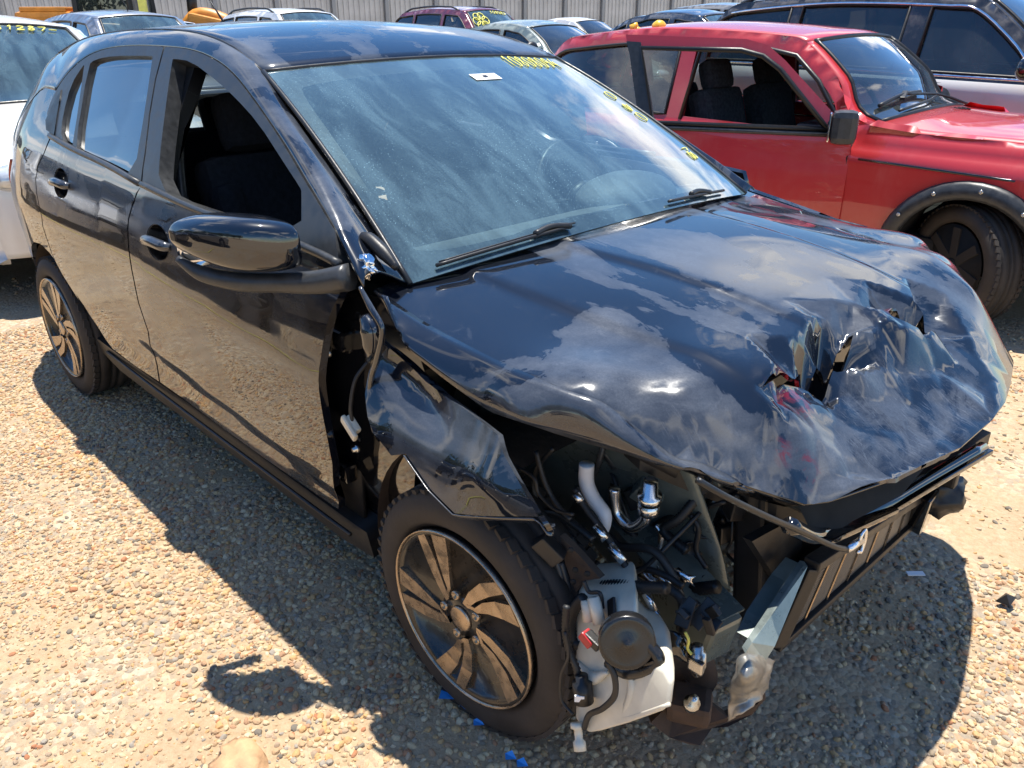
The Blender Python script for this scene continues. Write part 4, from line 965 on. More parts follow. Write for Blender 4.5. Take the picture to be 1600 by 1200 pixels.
# radiator and fan shroud behind, engine block in the dark
mb = MB(); mb.box((.44, -.08, .47), (.07, .72, .34), Matrix.Rotation(R(-6), 3, 'Y'), bev=.01); mb.lathe([(0, .155), (.05, .15)], (.39, -.05, .46), (-1, 0, 0), 28); mb.build('fan_shroud', M['plastic'], hero)
mb = MB(); mb.box((.12, .02, .55), (.40, .55, .42), bev=.03); mb.box((.10, -.02, .80), (.30, .46, .08), bev=.03); mb.lathe([(0, .075), (.05, .075), (.055, .05)], (.2, -.30, .48), (0, -1, 0), 24); mb.lathe([(0, .05), (.05, .05)], (.1, -.32, .62), (0, -1, 0), 20); mb.box((.12, -.33, .40), (.25, .16, .16), bev=.03)
eng = mb.build('engine_block', M['bent'], hero)
mb = MB(); mb.lathe([(0, .03), (.01, .065), (.07, .07), (.08, .06), (.12, .06), (.125, .03)], (.30, -.33, .56), (0, -1, 0), 24); mb.lathe([(0, .04), (.02, .04), (.025, .02)], (.30, -.46, .56), (0, -1, 0), 20); mb.build('alternator', M['alu'], eng)
mb = MB(); mb.box((-.25, 0, .55), (.06, 1.36, .70)); mb.build('firewall', M['dark'], hero)
mb = MB(); mb.box((-1.35, 0, .235), (2.3, 1.5, .05), bev=.01); mb.box((-2.55, 0, .34), (1.0, 1.25, .05)); mb.build('floor_pan', M['dark'], hero)
# chassis rail with crushed end, cross bracket
mb = MB(); ra = Vector((-.15, -.43, .50)); rb = Vector((0.477, -0.575, 0.361))
mb.bar(ra, rb, .085, .115, .012); mb.bar(ra + Vector((0, .0, .062)), rb + Vector((0, 0, .060)), .105, .006); rail = mb.build('chassis_rail', M['rail'], hero)
ce_ = np.array([[(0.585, -0.744, 0.5), (0.6, -0.726, 0.516), (0.6, -0.626, 0.438)], [(0.59, -0.748, 0.459), (0.625, -0.762, 0.505), (0.61, -0.652, 0.431)], [(0.58, -0.726, 0.394), (0.6, -0.702, 0.41), (0.6, -0.624, 0.373)], [(0.58, -0.725, 0.352), (0.61, -0.718, 0.389), (0.6, -0.633, 0.37)]])
g = spl(ce_, 8, 8); nzv = np.array([[abs(noise.noise(Vector(p) * 30)) for p in row] for row in g]); g[..., 0] += nzv * .012
gridmesh('crushed_rail_end', g, M['bent'], hero, solid=.004)
b0 = np.array([(0.565, -0.471, 0.55), (0.565, -0.441, 0.565), (0.575, -0.472, 0.544), (0.56, -0.47, 0.538)])
c0 = np.array([(0.6, -0.731, 0.519), (0.6, -0.701, 0.52), (0.605, -0.637, 0.479), (0.605, -0.657, 0.45)])
st = np.array([[b0[0], b0[3], b0[2]], [c0[1], c0[3] * .5 + c0[1] * .5, c0[2]]])
mb = MB(); A1 = [(0.565, -0.468, 0.539), (0.572, -0.464, 0.538), (0.61, -0.642, 0.483), (0.61, -0.671, 0.468), (0.6, -0.731, 0.519), (0.59, -0.69, 0.509)]
n_ = len(A1); mb.add(A1 + [(p[0] - .012, p[1] + .01, p[2]) for p in A1], [tuple(range(n_)), tuple(range(n_, 2 * n_))[::-1]] + [(i, i + n_, (i + 1) % n_ + n_, (i + 1) % n_) for i in range(n_)], False)
mb.build('support_strut', M['rail2'] if 'rail2' in M else M['rail'], hero)
A2 = [(0.545, -0.488, 0.502), (0.55, -0.446, 0.523), (0.55, -0.429, 0.507), (0.575, -0.638, 0.475), (0.57, -0.648, 0.475), (0.56, -0.601, 0.489)]
mb = MB(); n_ = len(A2); mb.add(A2 + [(p[0] - .03, p[1], p[2]) for p in A2], [tuple(range(n_)), tuple(range(n_, 2 * n_))[::-1]] + [(i, i + n_, (i + 1) % n_ + n_, (i + 1) % n_) for i in range(n_)], False); mb.build('support_strut', M['rail'], hero)
lb = [(0.433, -0.733, 0.235), (0.443, -0.662, 0.26), (0.452, -0.641, 0.28), (0.499, -0.634, 0.26), (0.538, -0.628, 0.25), (0.561, -0.558, 0.25), (0.56, -0.529, 0.26), (0.559, -0.52, 0.235), (0.553, -0.557, 0.215), (0.531, -0.609, 0.205), (0.509, -0.63, 0.2), (0.509, -0.67, 0.185), (0.491, -0.684, 0.185), (0.46, -0.705, 0.195)]
mb = MB(); n_ = len(lb); mb.add(lb + [(p[0] - .02, p[1] + .02, p[2] - .012) for p in lb], [tuple(range(n_)), tuple(range(n_, 2 * n_))[::-1]] + [(i, i + n_, (i + 1) % n_ + n_, (i + 1) % n_) for i in range(n_)], False)
mb.box((0.476, -0.671, 0.27), (.085, .07, .05), Matrix.Rotation(.5, 3, 'Z'), bev=.014); lower = mb.build('lower_bracket', M['rust'], hero)
MB().lathe([(0, .016), (.012, .016), (.014, .010), (.03, .009), (.032, 0)], (0.494, -0.698, 0.3), (.3, -.2, 1), 12).build('bracket_bolt', M['steel'], lower)

# washer reservoir: moulded milky bottle with ribs, neck and pump
bo = [(0.277, -0.775, 0.473), (0.329, -0.779, 0.487), (0.409, -0.779, 0.535), (0.422, -0.786, 0.517), (0.425, -0.798, 0.477), (0.469, -0.809, 0.465), (0.511, -0.815, 0.474), (0.532, -0.822, 0.464), (0.539, -0.835, 0.422), (0.529, -0.838, 0.404), (0.461, -0.845, 0.326), (0.4, -0.849, 0.261), (0.37, -0.85, 0.233), (0.333, -0.843, 0.235), (0.331, -0.832, 0.281), (0.307, -0.82, 0.31), (0.295, -0.806, 0.36), (0.281, -0.795, 0.396), (0.272, -0.783, 0.437)]
V = []; n_ = len(bo)
bc = np.mean(np.array(bo), 0)
for d, s_ in ((.0, .90), (.012, .98), (.04, 1.0), (.11, .98), (.13, .90)):
    for p in bo:
        q = bc + (np.array(p) - bc) * s_; V.append((q[0] - d * .75, q[1] + d * .95, q[2] - d * .05))
F = [tuple(range(n_))] + [(k * n_ + i, (k + 1) * n_ + i, (k + 1) * n_ + (i + 1) % n_, k * n_ + (i + 1) % n_) for k in range(4) for i in range(n_)] + [tuple(range(4 * n_, 5 * n_))[::-1]]
mb = MB(); mb.add(V, F, True)
res = mb.build('washer_reservoir', M['white_plastic'], hero)
bv = res.modifiers.new('round', 'BEVEL'); bv.width = .006; bv.segments = 2; bv.limit_method = 'ANGLE'; bv.angle_limit = R(35)
mb = MB()
for a_, b_ in (((0.329, -0.8, 0.518), (0.355, -0.81, 0.478)), ((0.314, -0.8, 0.503), (0.33, -0.81, 0.469))): mb.tube([a_, b_], .012, 8, 1)
mb.tube([(0.393, -0.8, 0.434), (0.441, -0.82, 0.405), (0.437, -0.83, 0.325)], .008, 8)
mb.tube([(0.306, -0.81, 0.356), (0.351, -0.82, 0.354), (0.387, -0.82, 0.392)], [.004, .014, .004], 8)
mb.tube([(0.363, -0.83, 0.283), (0.435, -0.835, 0.327), (0.527, -0.83, 0.424)], .004, 6)
mb.build('reservoir_ribs', M['white_plastic'], res)
c = Vector((0.35, -0.845, 0.345)); mb = MB(); mb.lathe([(-.028, .0), (-.028, .019), (.012, .019), (.014, .012), (.026, .012), (.026, 0)], c, (-.25, .1, 1), 18); mb.build('washer_pump', M['plastic'], res)
MB().box(c + Vector((.008, -.018, -.008)), (.018, .004, .014), Matrix.Rotation(.7, 3, 'Z')).build('pump_label', M['sticker'], res)
c = Vector((0.345, -0.85, 0.257)); mb = MB(); mb.lathe([(0, .014), (.01, .014), (.012, .008), (.03, .008), (.034, .012), (.05, .012)], c, (.4, -.3, -.6), 14); mb.build('drain_nozzle', M['white_plastic'], res)
# horn: stepped black disc on bracket
c = Vector((0.432, -0.83, 0.496)); ax = Vector((.62, -.68, .30)).normalized()
mb = MB(); mb.lathe([(-.045, .03), (-.03, .045), (-.022, .050), (.0, .050), (.004, .046), (.001, .040), (.005, .030), (.002, .022), (.008, .014), (.006, .008), (.011, .006), (.011, 0)], c, ax, 32)
mb.tube([(0.448, -0.8, 0.494), (0.479, -0.8, 0.466), (0.434, -0.82, 0.422), (0.386, -0.82, 0.417)], .012, 8); mb.bar((0.479, -0.8, 0.466), (0.431, -0.815, 0.414), .02, .02, .003)
hn = mb.build('horn', M['horn'], hero)
MB().bar((0.347, -0.77, 0.508), (0.376, -0.8, 0.485), .022, .006, .002, up=(0, 1, 0)).build('horn_bracket', M['plastic'], hn)
mb = MB(); mb.box((0.353, -0.84, 0.462), (.028, .02, .02), Matrix.Rotation(.5, 3, 'Y'), bev=.003); mb.build('horn_connector', M['red_plastic'], hn)
MB().box((0.364, -0.838, 0.463), (.035, .018, .018), Matrix.Rotation(.3, 3, 'Y'), bev=.003).build('connector_body', M['plastic'], hn)
# hoses, pipes and looms
def hose(nm, pts, r, mat, corr=0, pitch=None, n=8, parent=None): return MB().tube(pts, r, n, 7, True, corr, pitch).build(nm, M[mat], parent or hero)
hose('white_hose', [(0.169, -0.64, 0.667), (0.171, -0.64, 0.624), (0.19, -0.64, 0.595), (0.219, -0.64, 0.573), (0.224, -0.64, 0.547), (0.222, -0.64, 0.526)], [.0155, .016, .0155, .015, .012, .007], 'white_hose', n=14)
hose('refrigerant_line', [(0.174, -0.68, 0.63), (0.199, -0.68, 0.601), (0.249, -0.68, 0.566), (0.299, -0.68, 0.522), (0.34, -0.68, 0.493), (0.367, -0.68, 0.471), (0.395, -0.68, 0.43), (0.407, -0.68, 0.411)], .0075, 'hose', n=10)
for a_, b_, r_ in (((0.181, -0.685, 0.622), (0.194, -0.685, 0.609), .009), ((0.234, -0.685, 0.573), (0.262, -0.685, 0.553), .0095), ((0.273, -0.685, 0.546), (0.309, -0.685, 0.525), .0095), ((0.363, -0.685, 0.481), (0.388, -0.685, 0.454), .0078), ((0.388, -0.685, 0.454), (0.404, -0.685, 0.426), .0078)):
    MB().tube([a_, b_], r_, 12, 1).build('line_sleeve', M['alu'], hero)
mb = MB(); c = Vector((0.298, -0.6, 0.622))
mb.lathe([(-.04, .012), (-.03, .022), (-.010, .022), (-.008, .018), (-.004, .018), (-.002, .024), (.016, .024), (.018, .016), (.05, .014)], c, (.1, -.15, 1), 20); mb.lathe([(-.01, .010), (.05, .010)], c + Vector((.03, .01, .01)), (0, 0, 1), 14)
mb.build('pipe_coupling', M['alu'], hero)
hose('cooling_pipe', [(0.212, -0.6, 0.612), (0.215, -0.6, 0.575), (0.227, -0.6, 0.551), (0.261, -0.6, 0.542), (0.289, -0.6, 0.569), (0.294, -0.6, 0.596)], .0125, 'alu', n=12)
mb = MB(); mb.lathe([(-.02, .018), (.0, .018), (.004, .014), (.03, .016), (.05, .016)], (0.237, -0.61, 0.618), (0, 0, 1), 16); mb.build('pipe_clamp', M['plastic'], hero)
hose('coolant_bracket_pipe', [(0.285, -0.55, 0.533), (0.299, -0.55, 0.52), (0.297, -0.55, 0.479), (0.284, -0.55, 0.435), (0.255, -0.55, 0.409), (0.24, -0.55, 0.408)], .007, 'alu')
hose('wiring_loom', [(0.194, -0.72, 0.365), (0.2, -0.72, 0.4), (0.234, -0.72, 0.44), (0.281, -0.72, 0.47), (0.325, -0.72, 0.498), (0.374, -0.72, 0.522), (0.431, -0.72, 0.552)], .0105, 'hose', .0018, .008, 10)
hose('wiring_loom', [(0.307, -0.8, 0.505), (0.286, -0.8, 0.467), (0.277, -0.8, 0.424), (0.285, -0.8, 0.39), (0.299, -0.8, 0.385)], .0095, 'hose', .0018, .008, 10)
hose('wiring_loom', [(0.3, -0.84, 0.506), (0.299, -0.84, 0.449), (0.31, -0.84, 0.405), (0.328, -0.84, 0.378), (0.336, -0.84, 0.351)], .007, 'hose', .0012, .008)
hose('washer_tube', [(0.408, -0.85, 0.452), (0.425, -0.85, 0.426), (0.427, -0.85, 0.385), (0.403, -0.85, 0.337), (0.373, -0.85, 0.298), (0.362, -0.85, 0.256)], .006, 'hose')
hose('washer_tube', [(0.307, -0.85, 0.454), (0.317, -0.85, 0.404), (0.301, -0.85, 0.347), (0.303, -0.85, 0.287), (0.334, -0.85, 0.269)], .0035, 'hose')
hose('loose_cable', [(0.132, -0.7, 0.712), (0.097, -0.7, 0.662), (0.079, -0.7, 0.61), (0.087, -0.7, 0.575)], .005, 'hose')
hose('loose_cable', [(0.057, -0.74, 0.662), (0.117, -0.74, 0.656), (0.132, -0.74, 0.626), (0.175, -0.74, 0.609), (0.223, -0.74, 0.619)], .004, 'hose')
hose('loose_cable', [(0.217, -0.62, 0.507), (0.253, -0.62, 0.499), (0.324, -0.62, 0.529), (0.364, -0.62, 0.512), (0.392, -0.62, 0.476), (0.409, -0.62, 0.434), (0.408, -0.62, 0.381)], .009, 'hose')
hose('engine_hose', [(0.399, -0.4, 0.562), (0.4, -0.4, 0.51), (0.403, -0.4, 0.484), (0.44, -0.4, 0.463)], .010, 'alu', n=10)
hose('engine_hose', [(0.392, -0.35, 0.562), (0.416, -0.35, 0.52), (0.412, -0.35, 0.464)], .012, 'hose')
hose('hood_latch_cable', [(0.53, -0.824, 0.864), (0.56, -0.783, 0.829), (0.585, -0.692, 0.763), (0.6, -0.597, 0.698), (0.625, -0.496, 0.627), (0.63, -0.442, 0.597)], .0055, 'plastic', n=8)
mb = MB(); c1 = Vector((0.632, -0.448, 0.602)); c2 = Vector((0.632, -0.388, 0.59)); mb.tube([c1, c2], .0075, 10, 1); c3 = Vector((0.635, -0.391, 0.588))
mb.tube([c3 + Vector((0, -.012, -.015)), c3 + Vector((.0, .004, -.022)), c3 + Vector((0, .012, .0)), c3 + Vector((0, .006, .024)), c3 + Vector((0, -.008, .026)), c3 + Vector((0, -.014, .012))], .004, 8); mb.build('latch_hook', M['alu'], hero)
# broken plastic bits hanging by the rail, lamp plugs
mb = MB()
random.seed(3)
for k in range(12):
    c = Vector((0.474, -0.68, 0.478)) + Vector((random.uniform(-.03, .03), random.uniform(-.02, .02), random.uniform(-.03, .03)))
    mb.box(c, (random.uniform(.01, .03), random.uniform(.006, .012), random.uniform(.02, .06)), Matrix.Rotation(random.uniform(-1, 1), 3, 'Y') @ Matrix.Rotation(random.uniform(-1, 1), 3, 'X'), .002)
mb.build('broken_clip', M['plastic'], hero)
c = Vector((0.444, -0.7, 0.418)); mb = MB(); mb.ico(c, .032, 3, .5, (1.1, .5, .8), 8); mb.build('bracket_flap', M['gloss'], hero)
c = Vector((0.486, -0.68, 0.394)); mb = MB(); mb.lathe([(-.03, .010), (-.01, .017), (.016, .017), (.018, .012), (.03, .012)], c, (-.2, .1, 1), 16); mb.box(c + Vector((.008, -.015, .002)), (.03, .012, .026), bev=.003); mb.build('temperature_sensor', M['steel'], hero)
hose('sensor_wire', [(0.466, -0.7, 0.461), (0.475, -0.7, 0.448), (0.475, -0.7, 0.428), (0.485, -0.7, 0.42)], .0028, 'yellow')
mb = MB(); mb.lathe([(0, .07), (.05, .07), (.055, .05)], (0.392, -0.58, 0.261), (.6, -.7, .1), 28); mb.build('pulley', M['rust'], hero)
# more of the bay: battery tray, pipes, looms and brackets
mb = MB(); mb.box((.06, -.30, .80), (.20, .16, .15), bev=.008); mb.box((.06, -.30, .885), (.21, .17, .02), bev=.004); bat = mb.build('battery', M['plastic'], hero)
for y in (-.35, -.26): MB().lathe([(0, .012), (.02, .010), (.02, 0)], (.12, y, .89), (0, 0, 1), 10).build('battery_terminal', M['steel'], bat)
random.seed(11)
for k in range(16):
    x0 = random.uniform(.05, .38); y0 = random.uniform(-.50, -.38); z0 = random.uniform(.52, .74)
    p = [Vector((x0, y0, z0))]
    for q in range(4): p.append(p[-1] + Vector((random.uniform(-.03, .08), random.uniform(-.07, .05), random.uniform(-.09, .03))))
    r_ = random.choice([.0035, .005, .007, .010]); cr_ = r_ > .006 and random.random() < .6
    MB().tube(p, r_, 8, 7, True, .0012 if cr_ else 0, .007 if cr_ else None).build('wiring_loom' if cr_ else 'loose_cable', M[random.choice(['hose', 'hose', 'plastic', 'trim'])], hero)
for k in range(9):
    c = Vector((random.uniform(.12, .42), random.uniform(-.54, -.40), random.uniform(.46, .70)))
    mb = MB(); mb.box(c, (random.uniform(.03, .07), random.uniform(.02, .04), random.uniform(.03, .06)), Matrix.Rotation(random.uniform(-.6, .6), 3, 'Y') @ Matrix.Rotation(random.uniform(-.6, .6), 3, 'Z'), .004); mb.lathe([(0, .008), (.02, .008), (.024, .005), (.03, .005)], c + Vector((0, 0, .02)), (.3, -.6, .6), 10)
    mb.build('connector_body', M[random.choice(['plastic', 'trim', 'bent', 'rail'])], hero)
hose('air_pipe', [(0.274, -0.42, 0.547), (0.327, -0.42, 0.551), (0.373, -0.42, 0.539), (0.361, -0.42, 0.48)], .02, 'hose', n=12)
hose('engine_hose', [(0.184, -0.52, 0.361), (0.242, -0.52, 0.371), (0.291, -0.52, 0.377), (0.357, -0.52, 0.4), (0.398, -0.52, 0.437)], .014, 'hose', n=10)
hose('wiring_loom', [(0.266, -0.56, 0.364), (0.332, -0.56, 0.392), (0.393, -0.56, 0.436), (0.444, -0.56, 0.472)], .012, 'hose', .002, .009, 10)
mb = MB()
for c_ in [(0.31, -0.6, 0.442), (0.389, -0.6, 0.489), (0.345, -0.6, 0.458)]: mb.ico(c_, .016, 2, 1.3, (1.6, .6, .8), random.random() * 9)
mb.build('foil_wrap', M['alu'], hero)
for q_, r_, m_ in (([(0.104, -0.72, 0.703), (0.127, -0.72, 0.646), (0.157, -0.72, 0.609), (0.2, -0.72, 0.586)], .006, 'hose'), ([(0.105, -0.71, 0.558), (0.163, -0.71, 0.576), (0.213, -0.71, 0.569), (0.251, -0.71, 0.56)], .008, 'plastic'), ([(0.209, -0.77, 0.521), (0.224, -0.77, 0.491), (0.236, -0.77, 0.446)], .007, 'trim'), ([(0.218, -0.765, 0.518), (0.234, -0.765, 0.481), (0.242, -0.765, 0.44)], .006, 'trim'),
                 ([(0.185, -0.7, 0.531), (0.215, -0.7, 0.488), (0.231, -0.7, 0.437)], .006, 'hose'), ([(0.278, -0.63, 0.451), (0.322, -0.63, 0.485), (0.372, -0.63, 0.496), (0.41, -0.63, 0.492)], .007, 'hose'), ([(0.393, -0.66, 0.5), (0.424, -0.66, 0.492), (0.439, -0.66, 0.463), (0.438, -0.66, 0.418)], .009, 'hose'), ([(0.345, -0.52, 0.573), (0.366, -0.52, 0.551), (0.366, -0.52, 0.499), (0.394, -0.52, 0.468)], .006, 'hose'),
                 ([(0.297, -0.79, 0.531), (0.311, -0.79, 0.514), (0.336, -0.79, 0.525), (0.344, -0.79, 0.496)], .004, 'hose'), ([(0.246, -0.5, 0.49), (0.289, -0.5, 0.537), (0.344, -0.5, 0.573), (0.406, -0.5, 0.623)], .005, 'plastic')):
    MB().tube(q_, r_, 8, 7).build('loose_cable', M[m_], hero)
mb = MB()
for p_ in [(0.286, -0.49, 0.467), (0.339, -0.49, 0.467), (0.361, -0.49, 0.534), (0.041, -0.49, 0.316), (0.081, -0.49, 0.282)]: mb.lathe([(0, .022), (.004, .022), (.004, .017), (-.004, .016), (-.004, 0)], p_, (.6, -.75, .25), 18)
mb.build('panel_grommets', M['plastic'], hero)
mb = MB()
for p_ in [(0.25, -0.775, 0.57), (0.263, -0.775, 0.531), (0.292, -0.775, 0.538), (0.259, -0.775, 0.501)]: mb.lathe([(0, .006), (.003, .006), (.003, 0)], p_, (.5, -.85, .1), 8)
mb.build('bracket_holes', M['dark'], hero)
# perforated dirty bracket between tyre and engine bay
A3 = [(0.209, -0.76, 0.573), (0.257, -0.76, 0.554), (0.311, -0.76, 0.528), (0.266, -0.76, 0.497), (0.254, -0.76, 0.464), (0.225, -0.76, 0.512)]
mb = MB(); n_ = len(A3); mb.add(A3 + [(p[0], p[1] + .015, p[2]) for p in A3], [tuple(range(n_)), tuple(range(n_, 2 * n_))[::-1]] + [(i, i + n_, (i + 1) % n_ + n_, (i + 1) % n_) for i in range(n_)], False); mb.build('wing_bracket', M['liner'], hero)
for a_, b_ in (((0.108, -0.82, 0.542), (0.147, -0.8, 0.527)), ((0.19, -0.8, 0.577), (0.228, -0.78, 0.537))):
    MB().bar(a_, b_, .03, .035, .004).build('liner_clip', M['plastic'], hero)
A4 = [(0.254, -0.46, 0.467), (0.378, -0.46, 0.599), (0.352, -0.46, 0.496), (0.343, -0.46, 0.408), (0.304, -0.46, 0.387), (0.298, -0.46, 0.441), (0.258, -0.46, 0.427)]
mb = MB(); n_ = len(A4); mb.add(A4 + [(p[0] - .02, p[1] + .04, p[2]) for p in A4], [tuple(range(n_)), tuple(range(n_, 2 * n_))[::-1]] + [(i, i + n_, (i + 1) % n_ + n_, (i + 1) % n_) for i in range(n_)], False); mb.build('lamp_mount_panel', M['rail'], hero)
A5 = [(0.5, -0.558, 0.606), (0.5, -0.444, 0.586), (0.5, -0.331, 0.498), (0.5, -0.32, 0.425), (0.5, -0.385, 0.412), (0.5, -0.428, 0.45)]
mb = MB(); n_ = len(A5); mb.add(A5 + [(p[0] - .02, p[1], p[2]) for p in A5], [tuple(range(n_)), tuple(range(n_, 2 * n_))[::-1]] + [(i, i + n_, (i + 1) % n_ + n_, (i + 1) % n_) for i in range(n_)], False); mb.build('air_guide', M['plastic'], hero)

# ------------------------------------------------------------------ mirrors
for sg in (-1,):
    secs = [(.872, -.590, -.468, .978, 1.060), (.88, -.605, -.458, .974, 1.070), (.92, -.63, -.462, .972, 1.080), (.97, -.66, -.490, .975, 1.085), (1.01, -.685, -.535, .988, 1.080), (1.04, -.70, -.60, 1.008, 1.066), (1.052, -.698, -.655, 1.026, 1.050), (1.054, -.69, -.67, 1.032, 1.042)]
    G = []
    for y, xr, xf, z0, z1 in secs:
        xr += .015; xf += .018; z0 += .014; z1 += .020
        row = []; cx_, cz_ = (xr + xf) / 2, (z0 + z1) / 2; hx, hz = (xf - xr) / 2, (z1 - z0) / 2
        for t in np.linspace(0, 2 * math.pi, 33):
            c_, s_ = math.cos(t), math.sin(t); ex = .45 if c_ < 0 else .62
            row.append((cx_ + hx * math.copysign(abs(c_) ** ex, c_), sg * y, cz_ + hz * math.copysign(abs(s_) ** .55, s_)))
        G.append(row)
    G = np.array(G); G = np.stack([curve(G[:, j], 4) for j in range(33)], 1)
    mir = gridmesh('door_mirror', G, M['black'], DF[sg], flip=sg < 0)
    mb = MB(); mb.add([tuple(p) for p in G[0][:-1]], [tuple(range(32))]); mb.add([tuple(p) for p in G[-1][:-1]], [tuple(range(32))]); mb.build('mirror_cap', M['plastic'], mir)
    mb = MB(); mb.tube([(-.345, sg * .825, .985), (-.42, sg * .86, .965), (-.50, sg * .90, .955), (-.57, sg * .96, .955), (-.645, sg * 1.01, .968), (-.688, sg * 1.042, 1.0)], [.030, .026, .022, .022, .018, .008], 10, 6); mb.build('mirror_arm', M['trim'], mir)
    MB().box((-.685, sg * .97, 1.02), (.006, .13, .09), Matrix.Rotation(sg * .35, 3, 'Z'), .012).build('mirror_glass', M['chrome'], mir)

# ------------------------------------------------------------------ cabin
def seat(x, y, nm, mat, back=.52, z=.45, w=.50):
    s = MB(); s.box((x, y, z), (.50, w, .16), Matrix.Rotation(R(-8), 3, 'Y'), .06)
    for sg in (-1, 1): s.box((x, y + sg * (w / 2 - .04), z + .06), (.46, .09, .12), Matrix.Rotation(R(-8), 3, 'Y'), .04)
    o = s.build(nm, M[mat], hero)
    b = MB(); q = Matrix.Rotation(R(-20), 3, 'Y'); c = Vector((x - .30, y, z + .33)); b.box(c, (.14, w, .62), q, .06)
    for sg in (-1, 1): b.box(c + Vector((.05, sg * (w / 2 - .05), -.02)), (.12, .10, .50), q, .045)
    b.build('backrest', M[mat], o)
    h = MB(); h.box((x - .43, y, z + .72), (.10, .27, .19), q, .045); h.tube([(x - .40, y - .06, z + .60), (x - .42, y - .06, z + .70)], .007, 6, 1); h.tube([(x - .40, y + .06, z + .60), (x - .42, y + .06, z + .70)], .007, 6, 1); h.build('headrest', M[mat], o)
    MB().tube([(x - .17, y - w / 2 + .09, z + .08), (x - .22, y - w / 2 + .085, z + .25), (x - .27, y - w / 2 + .10, z + .42), (x - .34, y - w / 2 + .12, z + .60)], .0018, 5).build('stitch_line', M['sticker'], o)
    return o
seat(-1.12, -.36, 'front_seat', 'fabric'); seat(-1.12, .36, 'front_seat', 'fabric')
mb = MB(); mb.box((-2.02, 0, .48), (.50, 1.22, .17), bev=.06); o = mb.build('rear_seat', M['fabric'], hero)
mb = MB(); mb.box((-2.33, 0, .77), (.14, 1.22, .58), Matrix.Rotation(R(-22), 3, 'Y'), .05); mb.build('backrest', M['fabric'], o)
for y in (-.36, 0, .36): MB().box((-2.47, y, 1.09), (.09, .25, .17), Matrix.Rotation(R(-18), 3, 'Y'), .04).build('headrest', M['fabric'], o)
dg = np.array([[(-.30, y, .935 - .03 * abs(y)) for y in (-.66, -.4, 0, .4, .66)], [(-.36, y, .975 - .02 * abs(y)) for y in (-.69, -.4, 0, .4, .69)], [(-.52, y, .955) for y in (-.70, -.4, 0, .4, .70)], [(-.60, y, .90) for y in (-.71, -.4, 0, .4, .71)], [(-.58, y, .70) for y in (-.71, -.4, 0, .4, .71)], [(-.50, y, .45) for y in (-.71, -.4, 0, .4, .71)]])
dash = gridmesh('dashboard', spl(dg, 5, 4), M['dash'], hero)
mb = MB(); mb.ico((-.53, .36, .955), .20, 3, 0, (.7, 1.0, .42)); mb.build('instrument_hood', M['dash'], dash)
mb = MB()
for k in range(16):
    y = -.30 + .30 * k / 15; mb.box((-.30 - .02 * abs(k - 8) / 8, y, .986), (.05, .008, .012), Matrix.Rotation(.5, 3, 'Z'))
for k in range(9):
    y = .14 + .2 * k / 8; mb.box((-.29, y, .986), (.045, .009, .012), Matrix.Rotation(.5, 3, 'Z'))
mb.tube([(-.34, -.33, .987), (-.36, -.15, .990), (-.335, .02, .990), (-.28, .0, .987), (-.27, -.15, .985), (-.30, -.33, .985)], .006, 6); mb.build('air_vent', M['plastic'], dash)
mb = MB(); t = np.linspace(0, 2 * math.pi, 25); cx_ = Vector((-.73, .36, .93)); u_ = Vector((0, 1, 0)); w2 = Vector((-.42, 0, .91)).normalized()
mb.tube([cx_ + u_ * (.185 * math.cos(a_)) + w2 * (.185 * math.sin(a_)) for a_ in t], .015, 8, 2); mb.ico(cx_ + Vector((.02, 0, -.01)), .075, 3, 0, (.5, 1.1, .9))
for d in (Vector((0, .18, .0)), Vector((0, -.18, 0)), w2 * -.18): mb.bar(cx_ + Vector((.02, 0, 0)), cx_ + d, .03, .014, .004)
mb.build('steering_wheel', M['plastic'], hero)
MB().tube([(-.55, .36, .88), (-.72, .36, .925)], .035, 10, 1).build('steering_column', M['plastic'], hero)
mb = MB(); mb.box((-1.0, 0, .50), (.75, .2, .28), bev=.04); mb.tube([(-.80, 0, .62), (-.82, 0, .80)], .018, 8, 1); mb.ico((-.82, 0, .82), .035, 2); mb.build('centre_console', M['plastic'], hero)
mb = MB(); mb.box((-1.03, 0, 1.29), (.03, .22, .06), Matrix.Rotation(R(-20), 3, 'Y'), .012); mb.tube([(-1.0, 0, 1.36), (-1.03, 0, 1.31)], .01, 6, 1); mb.build('rear_view_mirror', M['plastic'], hero)
for sg in (-1, 1):
    mb = MB(); mb.box((-1.02, sg * .60 * .9 * .97 + 0, .0), (.001, .001, .001)); 
    p = [(x, sg * (S(x, z) - .075), z) for x, z in ((-.45, .98), (-.8, 1.0), (-1.2, 1.0), (-1.5, 1.0))]; q = [(x, sg * (S(x, z) - .05), z) for x, z in ((-.45, .30), (-.8, .30), (-1.2, .30), (-1.5, .30))]
    gridmesh('door_card', loft(p, q, 4), M['plastic'], DF[sg], solid=.01)
    p = [(x, sg * (S(x, z) - .05), z) for x, z in ((-1.55, 1.02), (-1.9, 1.04), (-2.3, 1.06))]; q = [(x, sg * (S(x, z) - .05), z) for x, z in ((-1.55, .32), (-1.9, .32), (-2.3, .62))]
    gridmesh('door_card', loft(p, q, 4), M['plastic'], DR[sg], solid=.01)
    bp_ = [(-1.62, 1.38), (-1.47, 1.38), (-1.42, 1.0), (-1.50, .35), (-1.62, .35), (-1.56, 1.0)]
    panel('centre_pillar', bp_, sideO(-.05, sg), .08, M['plastic'], hero, flip=sg > 0, rim=.04)
    MB().tube([(-1.53, sg * .60, 1.32), (-1.50, sg * .66, 1.1), (-1.44, sg * .70, .9)], .018, 6).build('seat_belt', M['trim'], hero)

